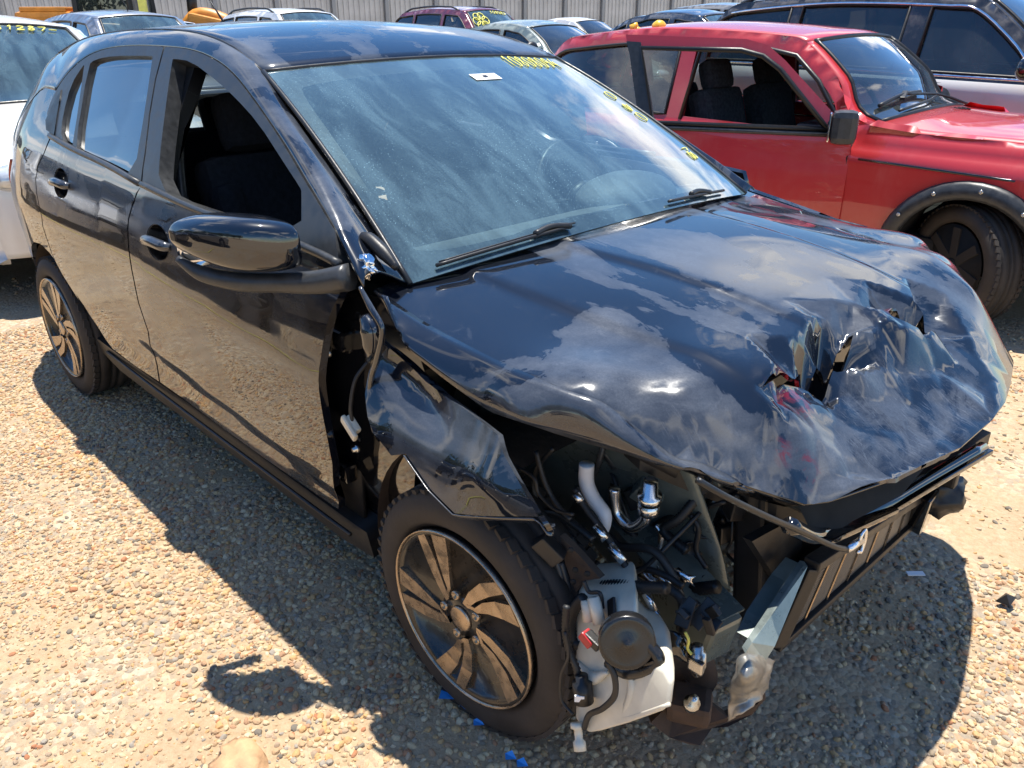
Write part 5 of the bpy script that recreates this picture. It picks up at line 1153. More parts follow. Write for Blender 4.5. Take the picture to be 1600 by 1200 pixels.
# ------------------------------------------------------------------ wiper, sticker, marker writing on the windscreen
def wpt(s, v, off=.006): return tuple(wsurf(np.array(float(s)), np.array(float(v)), off))
mb = MB(); mb.tube([wpt(.022, v, .010) for v in np.linspace(-.90, -.35, 8)], .0045, 6, 2); mb.tube([wpt(.034, v, .006) for v in np.linspace(-.88, -.30, 8)], .0025, 5, 2); mb.tube([wpt(.028, -.50, .012), wpt(.036, -.42, .013), wpt(.022, -.34, .012)], .008, 8); mb.build('wiper', M['plastic'], ws)
mb = MB(); mb.tube([wpt(.022, v, .010) for v in np.linspace(.25, .75, 8)], .0045, 6, 2); mb.tube([wpt(.030, .44, .012), wpt(.036, .52, .013), wpt(.022, .60, .012)], .008, 8); mb.build('wiper', M['plastic'], ws)
mb = MB(); mb.add([wpt(.80, .02, .003), wpt(.80, .20, .003), wpt(.845, .20, .003), wpt(.845, .02, .003)], [(0, 1, 2, 3)], False); st_ = mb.build('white_tag', M['sticker'], ws)
MB().add([wpt(.815, .09, .0045), wpt(.815, .12, .0045), wpt(.83, .12, .0045), wpt(.83, .09, .0045)], [(0, 1, 2, 3)], False).build('tag_print', M['plastic'], st_)
DIG = {'0': [[(.1, .5), (.2, .9), (.5, 1), (.8, .8), (.85, .4), (.6, .02), (.3, .05), (.1, .5)]], '1': [[(.3, .75), (.55, 1), (.5, 0)]], '2': [[(.1, .8), (.4, 1), (.75, .8), (.6, .5), (.1, .02), (.85, .05)]], '6': [[(.75, .95), (.3, .7), (.12, .3), (.4, 0), (.75, .2), (.6, .45), (.2, .35)]],
       '8': [[(.7, .85), (.4, 1), (.2, .8), (.45, .55), (.75, .25), (.45, 0), (.15, .2), (.45, .52), (.72, .85)]], '9': [[(.75, .8), (.45, 1), (.2, .75), (.45, .5), (.75, .75), (.7, .3), (.45, 0)]], '4': [[(.5, 1), (.12, .4), (.85, .42)], [(.62, .7), (.6, 0)]], '5': [[(.8, 1), (.25, 1), (.2, .58), (.6, .6), (.75, .3), (.45, 0), (.12, .1)]], '3': [[(.15, .9), (.5, 1), (.75, .8), (.4, .55), (.75, .3), (.45, 0), (.12, .12)]], '7': [[(.1, .95), (.85, 1), (.4, 0)]], 'b': [[(.2, 1), (.2, 0), (.7, .1), (.7, .45), (.2, .45)]], '-': [[(.1, .5), (.9, .5)]]}
def strokes(mb, txt, fn, r, slant=0.0):
    """fn(u, v) -> point; each glyph one unit wide, written as round marker strokes"""
    for i, ch in enumerate(txt):
        for ln in DIG.get(ch, []):
            p = curve(ln, 5) if len(ln) > 2 else np.array(ln)
            mb.tube([fn(i + .9 * a + slant * b, b) for a, b in p], r, 5, 1)
mb = MB(); strokes(mb, '10808094', lambda u, v: wpt(.985 - .085 * (1 - v) - .002 * u, .42 + .056 * u, .003), .0019, .3); mb.build('marker_number', M['yellow'], ws)
mb = MB()
for s0, ch in ((.62, '0'), (.53, '6'), (.46, '0'), (.24, '1'), (.20, '8')): strokes(mb, ch, lambda u, v: wpt(s0 + .085 * u, .87 + .055 * v, .003), .0019)
mb.build('marker_scribble', M['yellow'], ws)

# ------------------------------------------------------------------ the other cars of the yard
_fw = {}
M['rimgrey'] = simple('dirty_wheel_trim', (.10, .095, .09), .5, .4, var=.4)
M['rimdark'] = simple('muddy_steel_wheel', (.015, .012, .010), .85, var=.5)
def far_wheel(root, x, y, r=.31, rim='rimgrey'):
    if (r, rim) not in _fw:
        mb = MB(); tyre_mesh(mb, .30, .20); mb.v = [(p[0] * r / .30, p[1], p[2] * r / .30) for p in mb.v]
        a = mb.build('wheel', M['rubber'])
        mb = MB(); mb.lathe([(-.085, r * .68), (-.08, r * .6), (-.05, r * .5), (-.06, r * .2), (-.07, 0)], (0, 0, 0), (0, 1, 0), 30)
        for k in range(7):
            t = 2 * math.pi * k / 7; mb.bar(ring_pt(r * .12, t, -.078), ring_pt(r * .64, t, -.088), .05, .018, .004, up=(0, 1, 0))
        b = mb.build('rim', M[rim]); _fw[(r, rim)] = (a.data, b.data)
        bpy.data.objects.remove(a); bpy.data.objects.remove(b)
    da, db = _fw[(r, rim)]
    w = link('wheel', da, None, root); w.location = (x, y, r); b = link('rim', db, None, w)
    if y > 0: w.rotation_euler = (0, 0, math.pi)
    return w

def make_car(name, label, pos, paint, kind='hatch', W_=.86, H=1.48, wb=2.55, fo=.80, ro=.72, zh=.95, zn=.74, belt=(.98, 1.04), xa=-.35, xt=-1.02, xr=None, rz=0.0, glass='dglass', rails=False, group=None, wheels='far', round_=.09, tumble=.36, pillars=None, door_glass=True, lower=None, wsglass='dglass', noglass=(), step=.075, wr=.31, lights=True, seats=True, nose=.13, crown=.045, hoodz=None):
    root = thing(name, label, 'car', (pos[0], pos[1], 0), rz, group)
    xe = -wb - ro
    if xr is None: xr = {'hatch': xe + .42, 'suv': xe + .38, 'sedan': -wb + .25}[kind]
    zt = H - .045
    top = [(fo - .02, .28), (fo, .48), (fo - .02, zn - .06), (fo - .10, zn), (fo * .45, (zn + zh) / 2 + .045), (xa, zh + .0)]
    iA = len(top) - 1
    top += [(xa + (xt - xa) * .5, zh + (zt - zh) * .53), (xt, zt - .02)]; iT = len(top) - 1
    xm = (xt + xr) / 2
    top += [(xt - .18, zt + .015), (xm + .25, zt + .04), (xm - .2, zt + .04), (xr + .25, zt + .0), (xr, zt - .04)]; iR = len(top) - 1
    if kind == 'sedan': top += [(xr - .36, (zt + zh) / 2 + .04), (xr - .72, zh + .07)]; iG = len(top) - 1; top += [(xe + .10, zh + .06), (xe, zh - .02), (xe - .02, .62), (xe + .02, .30)]
    else: top += [(xr - .18, (zt + belt[1]) / 2 + .06), (xr - .30, belt[1] + .04)]; iG = len(top) - 1; top += [(xe + .02, .92), (xe - .01, .70), (xe - .02, .48), (xe + .02, .30)]
    top = np.array(top)
    sub = 6; TC = curve(top, sub)     # whole centre-line profile from the front bumper over the roof to the rear bumper
    bz = lambda x: np.interp(x, [-wb, 0], [belt[1], belt[0]])
    sil = TC * 1.0
    def hw(x, z):
        x = np.asarray(x, float); z = np.asarray(z, float)
        b = bz(x); y = W_ - tumble * np.clip(z - b, 0, 9) - .05 * np.clip((z - b + .10) / .10, 0, 1) ** 2 - .09 * np.clip((.62 - z) / .5, 0, 1) ** 2
        y = y - .16 * np.clip((x - fo + .55) / .55, 0, 1) ** 2.4 * (W_ / .86) - .13 * np.clip((xe + .5 - x) / .5, 0, 1) ** 2.4
        return y
    def hwr(x, z):
        d = polydist(np.stack([np.ravel(x), np.ravel(z)], 1), sil).reshape(np.shape(x)); q = np.clip(round_ - d, 0, round_)
        return hw(x, z) - (round_ - np.sqrt(np.maximum(round_ ** 2 - q ** 2, 0))) * .8
    def side(sg, off=0.0): return lambda x, z: np.stack([x, sg * (hwr(x, z) + off), z], 1)
    # outline with wheel arches
    def arch(cx): return [(cx + (wr + .055) * math.sin(a), max(.24, wr + (wr + .055) * math.cos(a))) for a in np.linspace(-1.78, 1.78, 13)]
    bot = [(xe + .03, .27)] + arch(-wb) + arch(0.0) + [(fo - .03, .26)]
    outl = [tuple(p) for p in TC[::2]] + bot
    # windows
    def topz(x): 
        o_ = TC[iA * sub:iG * sub + 1]; o_ = o_[np.argsort(o_[:, 0])]; return np.interp(x, o_[:, 0], o_[:, 1])
    if pillars is None:
        pillars = [(-1.50, .05), (-2.36, .035)] if kind != 'sedan' else [(-1.45, .05), (-2.25, .035)]
    def win(x0, x1, m0=0.0, m1=0.0):
        """window between x1 (rear) and x0 (front)"""
        xs_ = np.linspace(x1, x0, 22); b_ = bz(xs_) + .03; t_ = topz(xs_) - .085; k = t_ > b_ + .02
        xs_, b_, t_ = xs_[k], b_[k], t_[k]
        return [(a, c) for a, c in zip(xs_, b_)] + [(a, c) for a, c in zip(xs_[::-1], t_[::-1])]
    ed = [xa - .16] + [p for q in pillars for p in (q[0] + q[1], q[0] - q[1])] + [xr - (.10 if kind != 'sedan' else .42)]
    wins = [win(ed[2 * i], ed[2 * i + 1]) for i in range(len(ed) // 2)]
    wins = [w for w in wins if len(w) > 5]
    first = None
    for sg in (-1, 1):
        b = panel('body_side', outl, side(sg), step, paint, root, holes=wins, flip=sg > 0, rim=.035)
        for i, w in enumerate(wins):
            if (sg, i) in noglass: continue
            panel('window_glass', w, side(sg, -.015), .12, M[glass], root, flip=sg > 0, rim=0)
            MB().tube([(x, sg * (float(hwr(np.array([x]), np.array([z]))[0]) + .001), z) for x, z in w + w[:1]], .011, 5, 1).build('window_seal', M['plastic'], root)
        for xx in [p[0] for p in pillars[:2]]:
            zz = np.linspace(.32, bz(xx), 8); MB().tube([(xx, sg * (float(hwr(np.array([xx]), np.array([z]))[0]) - .001), z) for z in zz], .004, 4, 1).build('door_gap', M['dark'], root)
            MB().tube([(xx + dx_, sg * (float(hwr(np.array([xx]), np.array([bz(xx) - .12]))[0]) + o_), bz(xx) - .12) for dx_, o_ in ((.06, .0), (.09, .03), (.18, .035), (.22, .0))], .012, 6, 4).build('door_handle', M['chrome'] if lower else paint, root)
        if lower: pass
        mb = MB(); ym = 1e3 if (name == 'red_hatchback' and sg < 0) else float(hwr(np.array([xa - .25]), np.array([bz(xa)]))[0])
        mb.ico((xa - .22, sg * (ym + .13), bz(xa) + .10), .10, 3, 0, (.65, 1.15, .8)); mb.bar((xa - .20, sg * (ym - .02), bz(xa) + .03), (xa - .20, sg * (ym + .1), bz(xa) + .06), .06, .04, .01); 
        if ym < 100: mb.build('door_mirror', M['plastic'] if lower is None else M['gloss'], root)
        if rails:
            xs_ = np.linspace(xt - .15, xr + .05, 9); MB().tube([(x, sg * (hw(x, topz(x)) - .10), float(topz(x)) + .05 - (.05 if i in (0, 8) else 0)) for i, x in enumerate(xs_)], .018, 6, 3).build('roof_rail', M[rails], root)
    # centre strip
    half = hw(TC[:, 0], TC[:, 1]) - round_ * .8
    vv_ = np.linspace(-1, 1, 17)
    cr = np.zeros(len(TC)); bw = np.zeros(len(TC))
    for i in range(len(TC)):
        u = i / sub
        cr[i] = np.interp(u, [0, 3, 4, iA, iT, iT + 2, iR, iG, len(top) - 1], [0, .02, .04, .05, crown, crown + .015, crown, .02, 0])
        bw[i] = np.interp(u, [0, 1, 3, iA, iT, iT + 2, iR - 1, iR, iG, len(top) - 1], [nose, nose + .02, nose, .10, .06, 0, 0, -.08, -.12, -.12])
    G = np.zeros((len(TC), 17, 3))
    for j, v_ in enumerate(vv_):
        c = 1 - v_ * v_; G[:, j, 0] = TC[:, 0] + bw * c; G[:, j, 1] = half * v_; G[:, j, 2] = TC[:, 1] + cr * c
    def seg(a, b, nm, mat, j0=0, j1=17, off=0.0):
        g = G[a:b + 1, j0:j1].copy()
        return gridmesh(nm, g, mat, root, solid=.008)
    a, t_, r_, g_ = iA * sub, iT * sub, iR * sub, iG * sub
    seg(0, 2 * sub, 'front_bumper', lower or paint); seg(2 * sub, a, 'hood', paint); seg(t_, r_, 'roof', paint); seg(g_, len(TC) - 1, 'tailgate', paint)
    for nm, i0, i1, gmat in (('windscreen', a, t_, wsglass), ('rear_window', r_, g_, glass)):
        seg(i0, i1, 'screen_pillar', paint, 0, 2); seg(i0, i1, 'screen_pillar', paint, 15, 17)
        seg(i0, i1, nm, M[gmat], 1, 16) if False else gridmesh(nm, G[i0:i1 + 1, 1:16], M[gmat], root)
        bd = MB()
        loop = [tuple(p) for p in G[i0, 1:16]] + [tuple(p) for p in G[i0:i1 + 1, 15]] + [tuple(p) for p in G[i1, 1:16][::-1]] + [tuple(p) for p in G[i0:i1 + 1, 1][::-1]]
        bd.tube(loop, .014, 5, 1).build('screen_seal', M['plastic'], root)
    # lamps, grille, plate
    if lights:
        for sg in (-1, 1):
            i = 3 * sub - 3; p = G[i, 13 if sg > 0 else 3]
            mb = MB(); mb.ico((p[0] - .06, p[1] + sg * .02, p[2] - .02), .13, 3, 0, (.9, 1.35, .62)); hl = mb.build('headlight', M['lamp_clear'], root)
            mb = MB(); p = G[-2 * sub, 15 if sg > 0 else 1]; mb.ico((p[0] + .06, p[1] - sg * .02, p[2] + .12), .11, 3, 0, (.8, .8, 1.6)); mb.build('tail_light', M['lamp_red'], root)
        p = G[1 * sub + 3, 8]
        mb = MB(); mb.box((p[0] - .01, 0, p[2] - .02), (.05, .80, .14), bev=.02)
        for k in range(4): mb.box((p[0] + .02, 0, p[2] - .07 + .032 * k), (.02, .78, .010))
        mb.build('grille', M['plastic'], root)
    mb = MB(); mb.box(((fo + xe) / 2, 0, .33), (fo - xe - .5, W_ * 1.7, .16), bev=.03); mb.build('underbody', M['dark'], root)
    for sx in (0.0, -wb):
        for sg in (-1, 1):
            far_wheel(root, sx, sg * (W_ - .115), wr, 'rimdark' if name == 'red_hatchback' else 'rimgrey')
            mb = MB(); a_ = np.linspace(-1.75, 1.75, 10)
            V = [(sx + (wr + .06) * math.sin(q), sg * yy, wr + (wr + .06) * math.cos(q)) for q in a_ for yy in (W_ - .02, W_ - .30)]
            mb.add(V, [(2 * i, 2 * i + 1, 2 * i + 3, 2 * i + 2) for i in range(9)]); mb.build('arch_liner', M['dark'], root)
    if seats:
        for sg in (-1, 1):
            s = MB(); s.box((-1.25, sg * .38, .52), (.5, .48, .2), bev=.06); q = Matrix.Rotation(R(-18), 3, 'Y'); s.box((-1.52, sg * .38, .86), (.15, .48, .62), q, .06); s.box((-1.63, sg * .38, 1.22), (.10, .26, .17), q, .045); s.build('front_seat', M['fabric'], root)
        s = MB(); s.box((-2.25, 0, .5), (.5, 1.2, .2), bev=.05); s.box((-2.55, 0, .84), (.15, 1.2, .6), Matrix.Rotation(R(-20), 3, 'Y'), .05); s.build('rear_seat', M['fabric'], root)
        s = MB(); s.box((xa - .22, 0, zh - .06), (.5, W_ * 1.55, .14), bev=.05); s.build('dashboard', M['dash'], root)
        s = MB(); t2 = np.linspace(0, 2 * math.pi, 17); s.tube([(xa - .52 - .07 * math.sin(q), .37 + .18 * math.cos(q), zh - .02 + .16 * math.sin(q)) for q in t2], .015, 6, 2); s.bar((xa - .46, .22, zh - .02), (xa - .46, .52, zh - .02), .03, .06); s.build('steering_wheel', M['plastic'], root)
    info = dict(G=G, a=a, t=t_, side=side, hwr=hwr, wins=wins, bz=bz, root=root, topz=topz, hw=hw)
    return info

M['lamp_clear'] = simple('headlamp_lens', (.55, .58, .60), .06, .3, coat=1.0, var=.3, scale=14)
M['red'] = carpaint('faded_red_paint', (.50, .014, .018), (.55, .24, .22), .14, rough=.45)
M['white'] = carpaint('white_paint', (.80, .80, .79), (.6, .55, .48), .2, rough=.4)
M['silver'] = carpaint('silver_blue_paint', (.22, .25, .31), (.34, .32, .30), .35, .3, .35)
M['burgundy'] = carpaint('burgundy_paint', (.16, .018, .045), (.40, .28, .28), .4)
M['greengrey'] = carpaint('dusty_green_grey_paint', (.16, .21, .20), (.45, .46, .42), .7)
M['darkblue'] = carpaint('dark_blue_paint', (.012, .022, .045), (.35, .36, .38), .3)
M['grey'] = carpaint('grey_paint', (.25, .25, .25), (.45, .42, .38), .4, .2)
M['blacksuv'] = carpaint('black_suv_paint', (.006, .006, .008), (.30, .27, .24), .35)
M['silverlow'] = carpaint('silver_white_lower_paint', (.62, .62, .60), (.55, .5, .42), .35)
G_CARS = 'parked salvage cars around the black hatchback'
wl = make_car('white_hatchback', 'white hatchback close behind the tail of the black car, number written on its windscreen', (-4.72, -.08), M['white'], H=1.47, wsglass='wglass', group=G_CARS, step=.06)
make_car('white_hatchback', 'white car roof showing at the left edge beyond the nearer white hatchback', (-9.3, .3), M['white'], H=1.50, group=G_CARS)
sl = make_car('silver_hatchback', 'blue-grey tall hatchback with thin aerial, between orange loader and the black roof', (-9.85, 3.0), M['silver'], H=1.54, group=G_CARS, step=.06, xt=-.98, wsglass='wglass')
make_car('white_hatchback', 'small white car peeking out between the blue-grey hatchback and the white SUV', (-14.0, 5.15), M['white'], H=1.44, group=G_CARS)
make_car('white_suv', 'white SUV with dark roof rails above the black car roof', (-11.9, 6.85), M['white'], 'suv', H=1.60, W_=.90, rails='plastic', group=G_CARS, wsglass='wglass')
bu = make_car('burgundy_suv', 'burgundy SUV with yellow flower drawn on its windscreen in front of the fence', (-10.5, 9.98), M['burgundy'], 'suv', H=1.64, W_=.90, rails='trim', group=G_CARS, glass='cglass', wsglass='wglass')
make_car('green_sedan', 'dusty green-grey sedan right behind the black car windscreen top', (-7.3, 8.45), M['greengrey'], 'sedan', H=1.40, group=G_CARS, wsglass='dglass', step=.06, tumble=.40)
make_car('white_sedan', 'white car roof between the green-grey sedan and the dark blue car', (-12.5, 15.45), M['white'], 'sedan', H=1.44, group=G_CARS)
make_car('blue_sedan', 'dark blue car directly behind the red car roof', (-5.35, 10.15), M['darkblue'], 'sedan', H=1.55, group=G_CARS, step=.06, belt=(1.05, 1.10), zh=1.0, wsglass='wglass')
make_car('grey_suv', 'grey SUV far back at the top, beyond the dark blue car', (-8.2, 16.2), M['grey'], 'suv', H=1.74, W_=.92, group=G_CARS, belt=(1.12, 1.16), zh=1.05)
bs = make_car('black_suv', 'black SUV with silver lower body and tinted windows beyond the red car', (-.02, 5.78), M['blacksuv'], 'suv', H=1.66, W_=.93, wb=2.75, zh=1.04, zn=.86, belt=(1.06, 1.12), rails='trim', group=G_CARS, step=.05, lower=M['silverlow'], wr=.36, xa=-.38, xt=-1.05, pillars=[(-1.47, .08), (-2.45, .05)], crown=.03)
make_car('black_suv', 'dark SUV at the top right, mostly hidden beyond the black and silver SUV', (-1.0, 9.2), M['darkblue'], 'suv', H=1.78, W_=.93, wb=2.75, zh=1.1, zn=.9, belt=(1.15, 1.2), rails='trim', group=G_CARS, wr=.36)
# silver lower half and chrome waist moulding of the black SUV
for sg in (-1, 1):
    xs_ = np.linspace(.72, -3.4, 30); top_ = [(x, float(bs['bz'](x)) - .015) for x in xs_]; 
    def cut(cx, r=.425): return [(cx + r * math.sin(a), max(.26, .36 + r * math.cos(a))) for a in np.linspace(-1.8, 1.8, 12)]
    panel('lower_body', top_[::-1] + [(.72, .30)] + cut(0.0)[::-1] + cut(-2.75)[::-1] + [(-3.4, .30)], bs['side'](sg, .006), .07, M['silverlow'], bs['root'], flip=sg > 0, rim=.004)
    MB().tube([(x, sg * (float(bs['hwr'](np.array([x]), np.array([z + .025]))[0]) + .004), z + .025) for x, z in top_[8:27]], .012, 6, 2).build('waist_moulding', M['chrome'], bs['root'])
    xs2 = np.linspace(-.62, -3.05, 20); MB().tube([(x, sg * (float(bs['hwr'](np.array([x]), np.array([z]))[0]) + .004), z) for x, z in [(x, float(bs['topz'](x)) - .075) for x in xs2]], .011, 6, 2).build('window_moulding', M['chrome'], bs['root'])

def on_ws(c, s, v, off=.012):
    G = c['G']; a, t = c['a'], c['t']; f = a + s * (t - a); i = min(int(f), t - 1); k = f - i; jf = (v + 1) / 2 * 16; j = min(int(jf), 15); w = jf - j
    p = (G[i, j] * (1 - w) + G[i, j + 1] * w) * (1 - k) + (G[i + 1, j] * (1 - w) + G[i + 1, j + 1] * w) * k
    return tuple(p + np.array([.5, 0, .85]) * off)
mb = MB(); strokes(mb, '1081287-', lambda u, v: on_ws(wl, .86 + .07 * v, -.20 + .115 * u), .005, .2); mb.build('marker_number', M['yellow'], wl['root'])
mb = MB(); c0 = (.66, -.58)
for k in range(6):
    a = 2 * math.pi * k / 6; mb.tube([on_ws(bu, c0[0] + .14 * math.sin(a) + .10 * math.sin(t), c0[1] + .16 * math.cos(a) + .11 * math.cos(t)) for t in np.linspace(0, 2 * math.pi, 12)], .010, 5, 1)
mb.build('marker_flower', M['yellow'], bu['root'])
mb = MB(); strokes(mb, '108082', lambda u, v: on_ws(bu, .84 + .09 * v, -.05 + .13 * u), .006, .2); mb.build('marker_number', M['yellow'], bu['root'])
for c, x, y in ((sl, -1.25, 0), ):
    MB().tube([(x, y, c['topz'](x) + .04), (x - .30, y, c['topz'](x) + .42)], .006, 6, 1).build('roof_aerial', M['plastic'], c['root'])

# ------------------------------------------------------------------ the red hatchback with its door standing open
rd = make_car('red_hatchback', 'faded red three-door car with open passenger door and black wheel arch flares', (-.18, 3.52), M['red'], 'hatch', W_=.82, H=1.42, wb=2.42, fo=.72, ro=.70, zh=.955, zn=.80, belt=(.86, .90), xa=-.62, xt=-1.10, xr=-2.95, tumble=.30, pillars=[(-1.85, .06)], noglass=((-1, 0),), step=.04, round_=.045, group=G_CARS, wsglass='cglass', glass='cglass', seats=False, nose=.06, crown=.03)
rr_ = rd['root']
for o in list(rr_.children):
    if o.name.startswith('wheel') and o.location.x > -.5: o.rotation_euler = (0, 0, o.rotation_euler.z - R(32))
for sx in (0.0, -2.42):
    for sg in (-1, 1):
        V = []; F = []; a_ = np.linspace(-1.75, 1.75, 26); n_ = len(a_)
        for rr2, dy in ((.352, -.015), (.350, .030), (.375, .042), (.425, .036), (.440, .004), (.44, -.02)):
            for q in a_:
                x = sx + rr2 * math.sin(q); z = .31 + rr2 * math.cos(q) * 1.0; V.append((x, sg * (float(rd['hw'](np.array([x]), np.array([max(z, .3)]))[0]) + dy), z))
        for k in range(5):
            for i in range(n_ - 1): F.append((k * n_ + i, k * n_ + i + 1, (k + 1) * n_ + i + 1, (k + 1) * n_ + i))
        fl = link('arch_flare', mesh('arch_flare', V, F), M['trim'], rr_)
        mb = MB()
        for q in (-.95, -.45, .1, .65, 1.15):
            x = sx + .40 * math.sin(q); z = .31 + .40 * math.cos(q); mb.lathe([(0, .011), (.006, .010), (.007, .005), (.003, 0)], (x, sg * (float(rd['hw'](np.array([x]), np.array([z]))[0]) + .038), z), (0, sg, 0), 10)
        mb.build('flare_rivets', M['steel'], fl)
for sg in (-1, 1):   # swage line of the fender and doors
    MB().tube([(x, sg * (float(rd['hwr'](np.array([x]), np.array([z]))[0]) + .001), z) for x, z in [(.45, .755), (0, .775), (-.6, .79)] + ([(-1.2, .80), (-2.6, .82)] if sg > 0 else [])], .008, 5, 3).build('swage_moulding', M['red_dark'] if 'red_dark' in M else M['gloss'], rr_)
# empty door opening on the near side: a dark sheet on the uncut flank imitates its shade
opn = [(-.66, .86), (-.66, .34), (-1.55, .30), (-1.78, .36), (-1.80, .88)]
panel('dark_opening_sheet', opn, rd['side'](-1, .004), .06, M['dark'], rr_, rim=.003)
MB().tube([(x, -(float(rd['hwr'](np.array([x]), np.array([z]))[0]) + .0), z) for x, z in [(-.70, .88), (-.95, 1.16), (-1.12, 1.285), (-1.3, 1.315), (-1.76, 1.31), (-1.79, .9)]], .014, 6, 1).build('door_seal', M['plastic'], rr_)
# the door: hinged at its front edge, swung out about twenty degrees
hx, hy = -.66, -.80
door = bpy.data.objects.new('open_door', None)
DL = 1.16
dskin = [(0, .90), (0, .45), (-.06, .32), (-1.00, .30), (-1.14, .40), (-1.16, .90)]
zfx = [(0, .90), (-.10, 1.0), (-.40, 1.27), (-.50, 1.345), (-.62, 1.375), (-1.30, 1.395), (-1.26, 1.28), (-1.16, .90)]
hole = [(-.13, .93), (-.42, 1.225), (-.52, 1.29), (-.64, 1.318), (-1.20, 1.325), (-1.08, .93)]
dang = R(25)
def dpt(u, z, off=0.0):
    y = .03 * np.sin(np.clip((z - .3) / .6, 0, 1) * math.pi) - .26 * np.clip(z - .90, 0, 1) + off
    return u, y, z
def dsurf(off=0.0, s_=1):
    def f(u, z):
        u_, y_, z_ = dpt(u, z, 0); y_ = y_ + off
        x = hx + u * math.cos(dang) + y_ * math.sin(dang) * 0 ; 
        return np.stack([hx + u * math.cos(dang) + y_ * math.sin(dang), hy + u * math.sin(dang) - y_ * math.cos(dang), z], 1)
    return f
dr_ = panel('open_door', dskin, dsurf(), .04, M['red'], rr_, rim=.05)
panel('door_frame', zfx, dsurf(.002), .04, M['red'], dr_, holes=[hole], rim=.04)
bpost = [(-1.16, .90), (-1.26, 1.28), (-1.29, 1.36), (-1.205, 1.355), (-1.175, 1.26), (-1.07, .90)]
panel('pillar_trim', bpost, dsurf(.006), .05, M['trim'], dr_, rim=.02)
MB().tube([tuple(dsurf(.004)(np.array([u]), np.array([z]))[0]) for u, z in hole + hole[:1]], .016, 6, 1).build('window_seal', M['plastic'], dr_)
panel('inner_panel', [(u * .97 - .02, z) for u, z in dskin], dsurf(-.06), .06, M['plastic'], dr_, flip=True, rim=0)
MB().tube([tuple(dsurf(.008)(np.array([u]), np.array([z]))[0]) for u, z in ((-.03, .905), (-.6, .905), (-1.15, .905))], .014, 6, 1).build('waist_seal', M['trim'], dr_)
c = Vector((-0.859, 2.55, 0.961)) - Vector((-.18, 3.52, 0))
mb = MB(); mb.box(c + Vector((.03, .02, 0)), (.13, .12, .17), Matrix.Rotation(R(28), 3, 'Z'), .035); mb.bar(c + Vector((.0, .06, -.03)), c + Vector((-.10, .16, -.04)), .07, .06, .015); dm = mb.build('door_mirror', M['trim'], dr_)
MB().box(c + Vector((-.045, .005, 0)), (.012, .11, .15), Matrix.Rotation(R(28), 3, 'Z'), .008).build('mirror_glass', M['chrome'], dm)
# cabin of the red car
def rseat(y, nm='front_seat'):
    q = Matrix.Rotation(R(-18), 3, 'Y'); s = MB(); s.box((-1.45, y, .48), (.52, .48, .20), bev=.06); o = s.build(nm, M['fabric_grey'], rr_)
    s = MB(); s.box((-1.75, y, .79), (.15, .48, .56), q, .06); s.build('backrest', M['fabric_grey'], o)
    s = MB(); s.box((-1.83, y, 1.14), (.12, .27, .20), q, .055); s.build('headrest', M['fabric_grey'], o)
rseat(-.33); rseat(.34)
s = MB(); s.box((-.86, 0, .87), (.40, 1.4, .14), bev=.05); s.build('dashboard', M['plastic'], rr_)
s = MB(); t2 = np.linspace(0, 2 * math.pi, 25); cc = Vector((-1.10, .35, .93)); w2 = Vector((-.45, 0, .89))
s.tube([cc + Vector((0, .19 * math.cos(q), 0)) + w2 * (.19 * math.sin(q)) for q in t2], .016, 8, 2); s.bar(cc + Vector((0, -.18, 0)), cc + Vector((0, .18, 0)), .035, .05, .005); s.bar(cc, cc - w2 * .18, .035, .05, .005); s.bar(cc + Vector((.03, 0, -.02)), cc + Vector((.25, 0, -.12)), .06, .06); s.build('steering_wheel', M['plastic'], rr_)
s = MB(); s.box((-2.55, 0, .75), (.14, 1.2, .55), Matrix.Rotation(R(-18), 3, 'Y'), .05); s.build('rear_seat', M['fabric_grey'], rr_)
MB().tube([(-1.82, .72, 1.30), (-1.80, .70, 1.0), (-1.74, .62, .6)], .02, 6).build('seat_belt', M['trim'], rr_)
s = MB(); s.tube([on_ws(rd, .03, -.62, .02), on_ws(rd, .06, -.1, .02), on_ws(rd, .10, .25, .02)], .008, 6); s.tube([on_ws(rd, .12, -.72, .02), on_ws(rd, .16, -.35, .03), on_ws(rd, .17, .02, .02)], .011, 6); s.bar(on_ws(rd, .12, -.42, .03), on_ws(rd, .18, -.28, .03), .03, .02, .004); s.tube([on_ws(rd, .16, -.3, .03), on_ws(rd, .10, .3, .03), on_ws(rd, -.03, .55, .02)], .008, 6); s.build('wiper', M['plastic'], rr_)
s = MB()
for k in range(9): s.bar((-.50 + .012 * k, -.05 + .028 * k, .988), (-.55 + .012 * k, -.045 + .028 * k, .995), .012, .01)
s.build('cowl_vent', M['plastic'], rr_)
# yellow gadget lying on the red roof
q_ = (-2.428, 3.1, 1.426)
mb = MB(); mb.ico((q_[0], q_[1], q_[2]), .048, 3, .08, (1, 1, .9)); mb.tube([(q_[0] - .05, q_[1] - .02, q_[2] - .02), (q_[0] - .10, q_[1] - .03, q_[2] - .03), (q_[0] - .15, q_[1] - .05, q_[2] - .02)], [.02, .014, .026], 8); mb.ico((q_[0] - .16, q_[1] - .06, q_[2] - .005), .03, 2, .6); mb.bar((q_[0] - .16, q_[1] - .05, q_[2] - .045), (q_[0] + .02, q_[1] + .02, q_[2] - .045), .05, .02, .004)
M['amber'] = simple('amber_plastic', (.80, .50, .05), .35)
bc_ = mb.build('beacon_lamp', M['amber'], None); tag(bc_, 'round yellow beacon lamp lying on the roof edge of the red car', 'lamp')

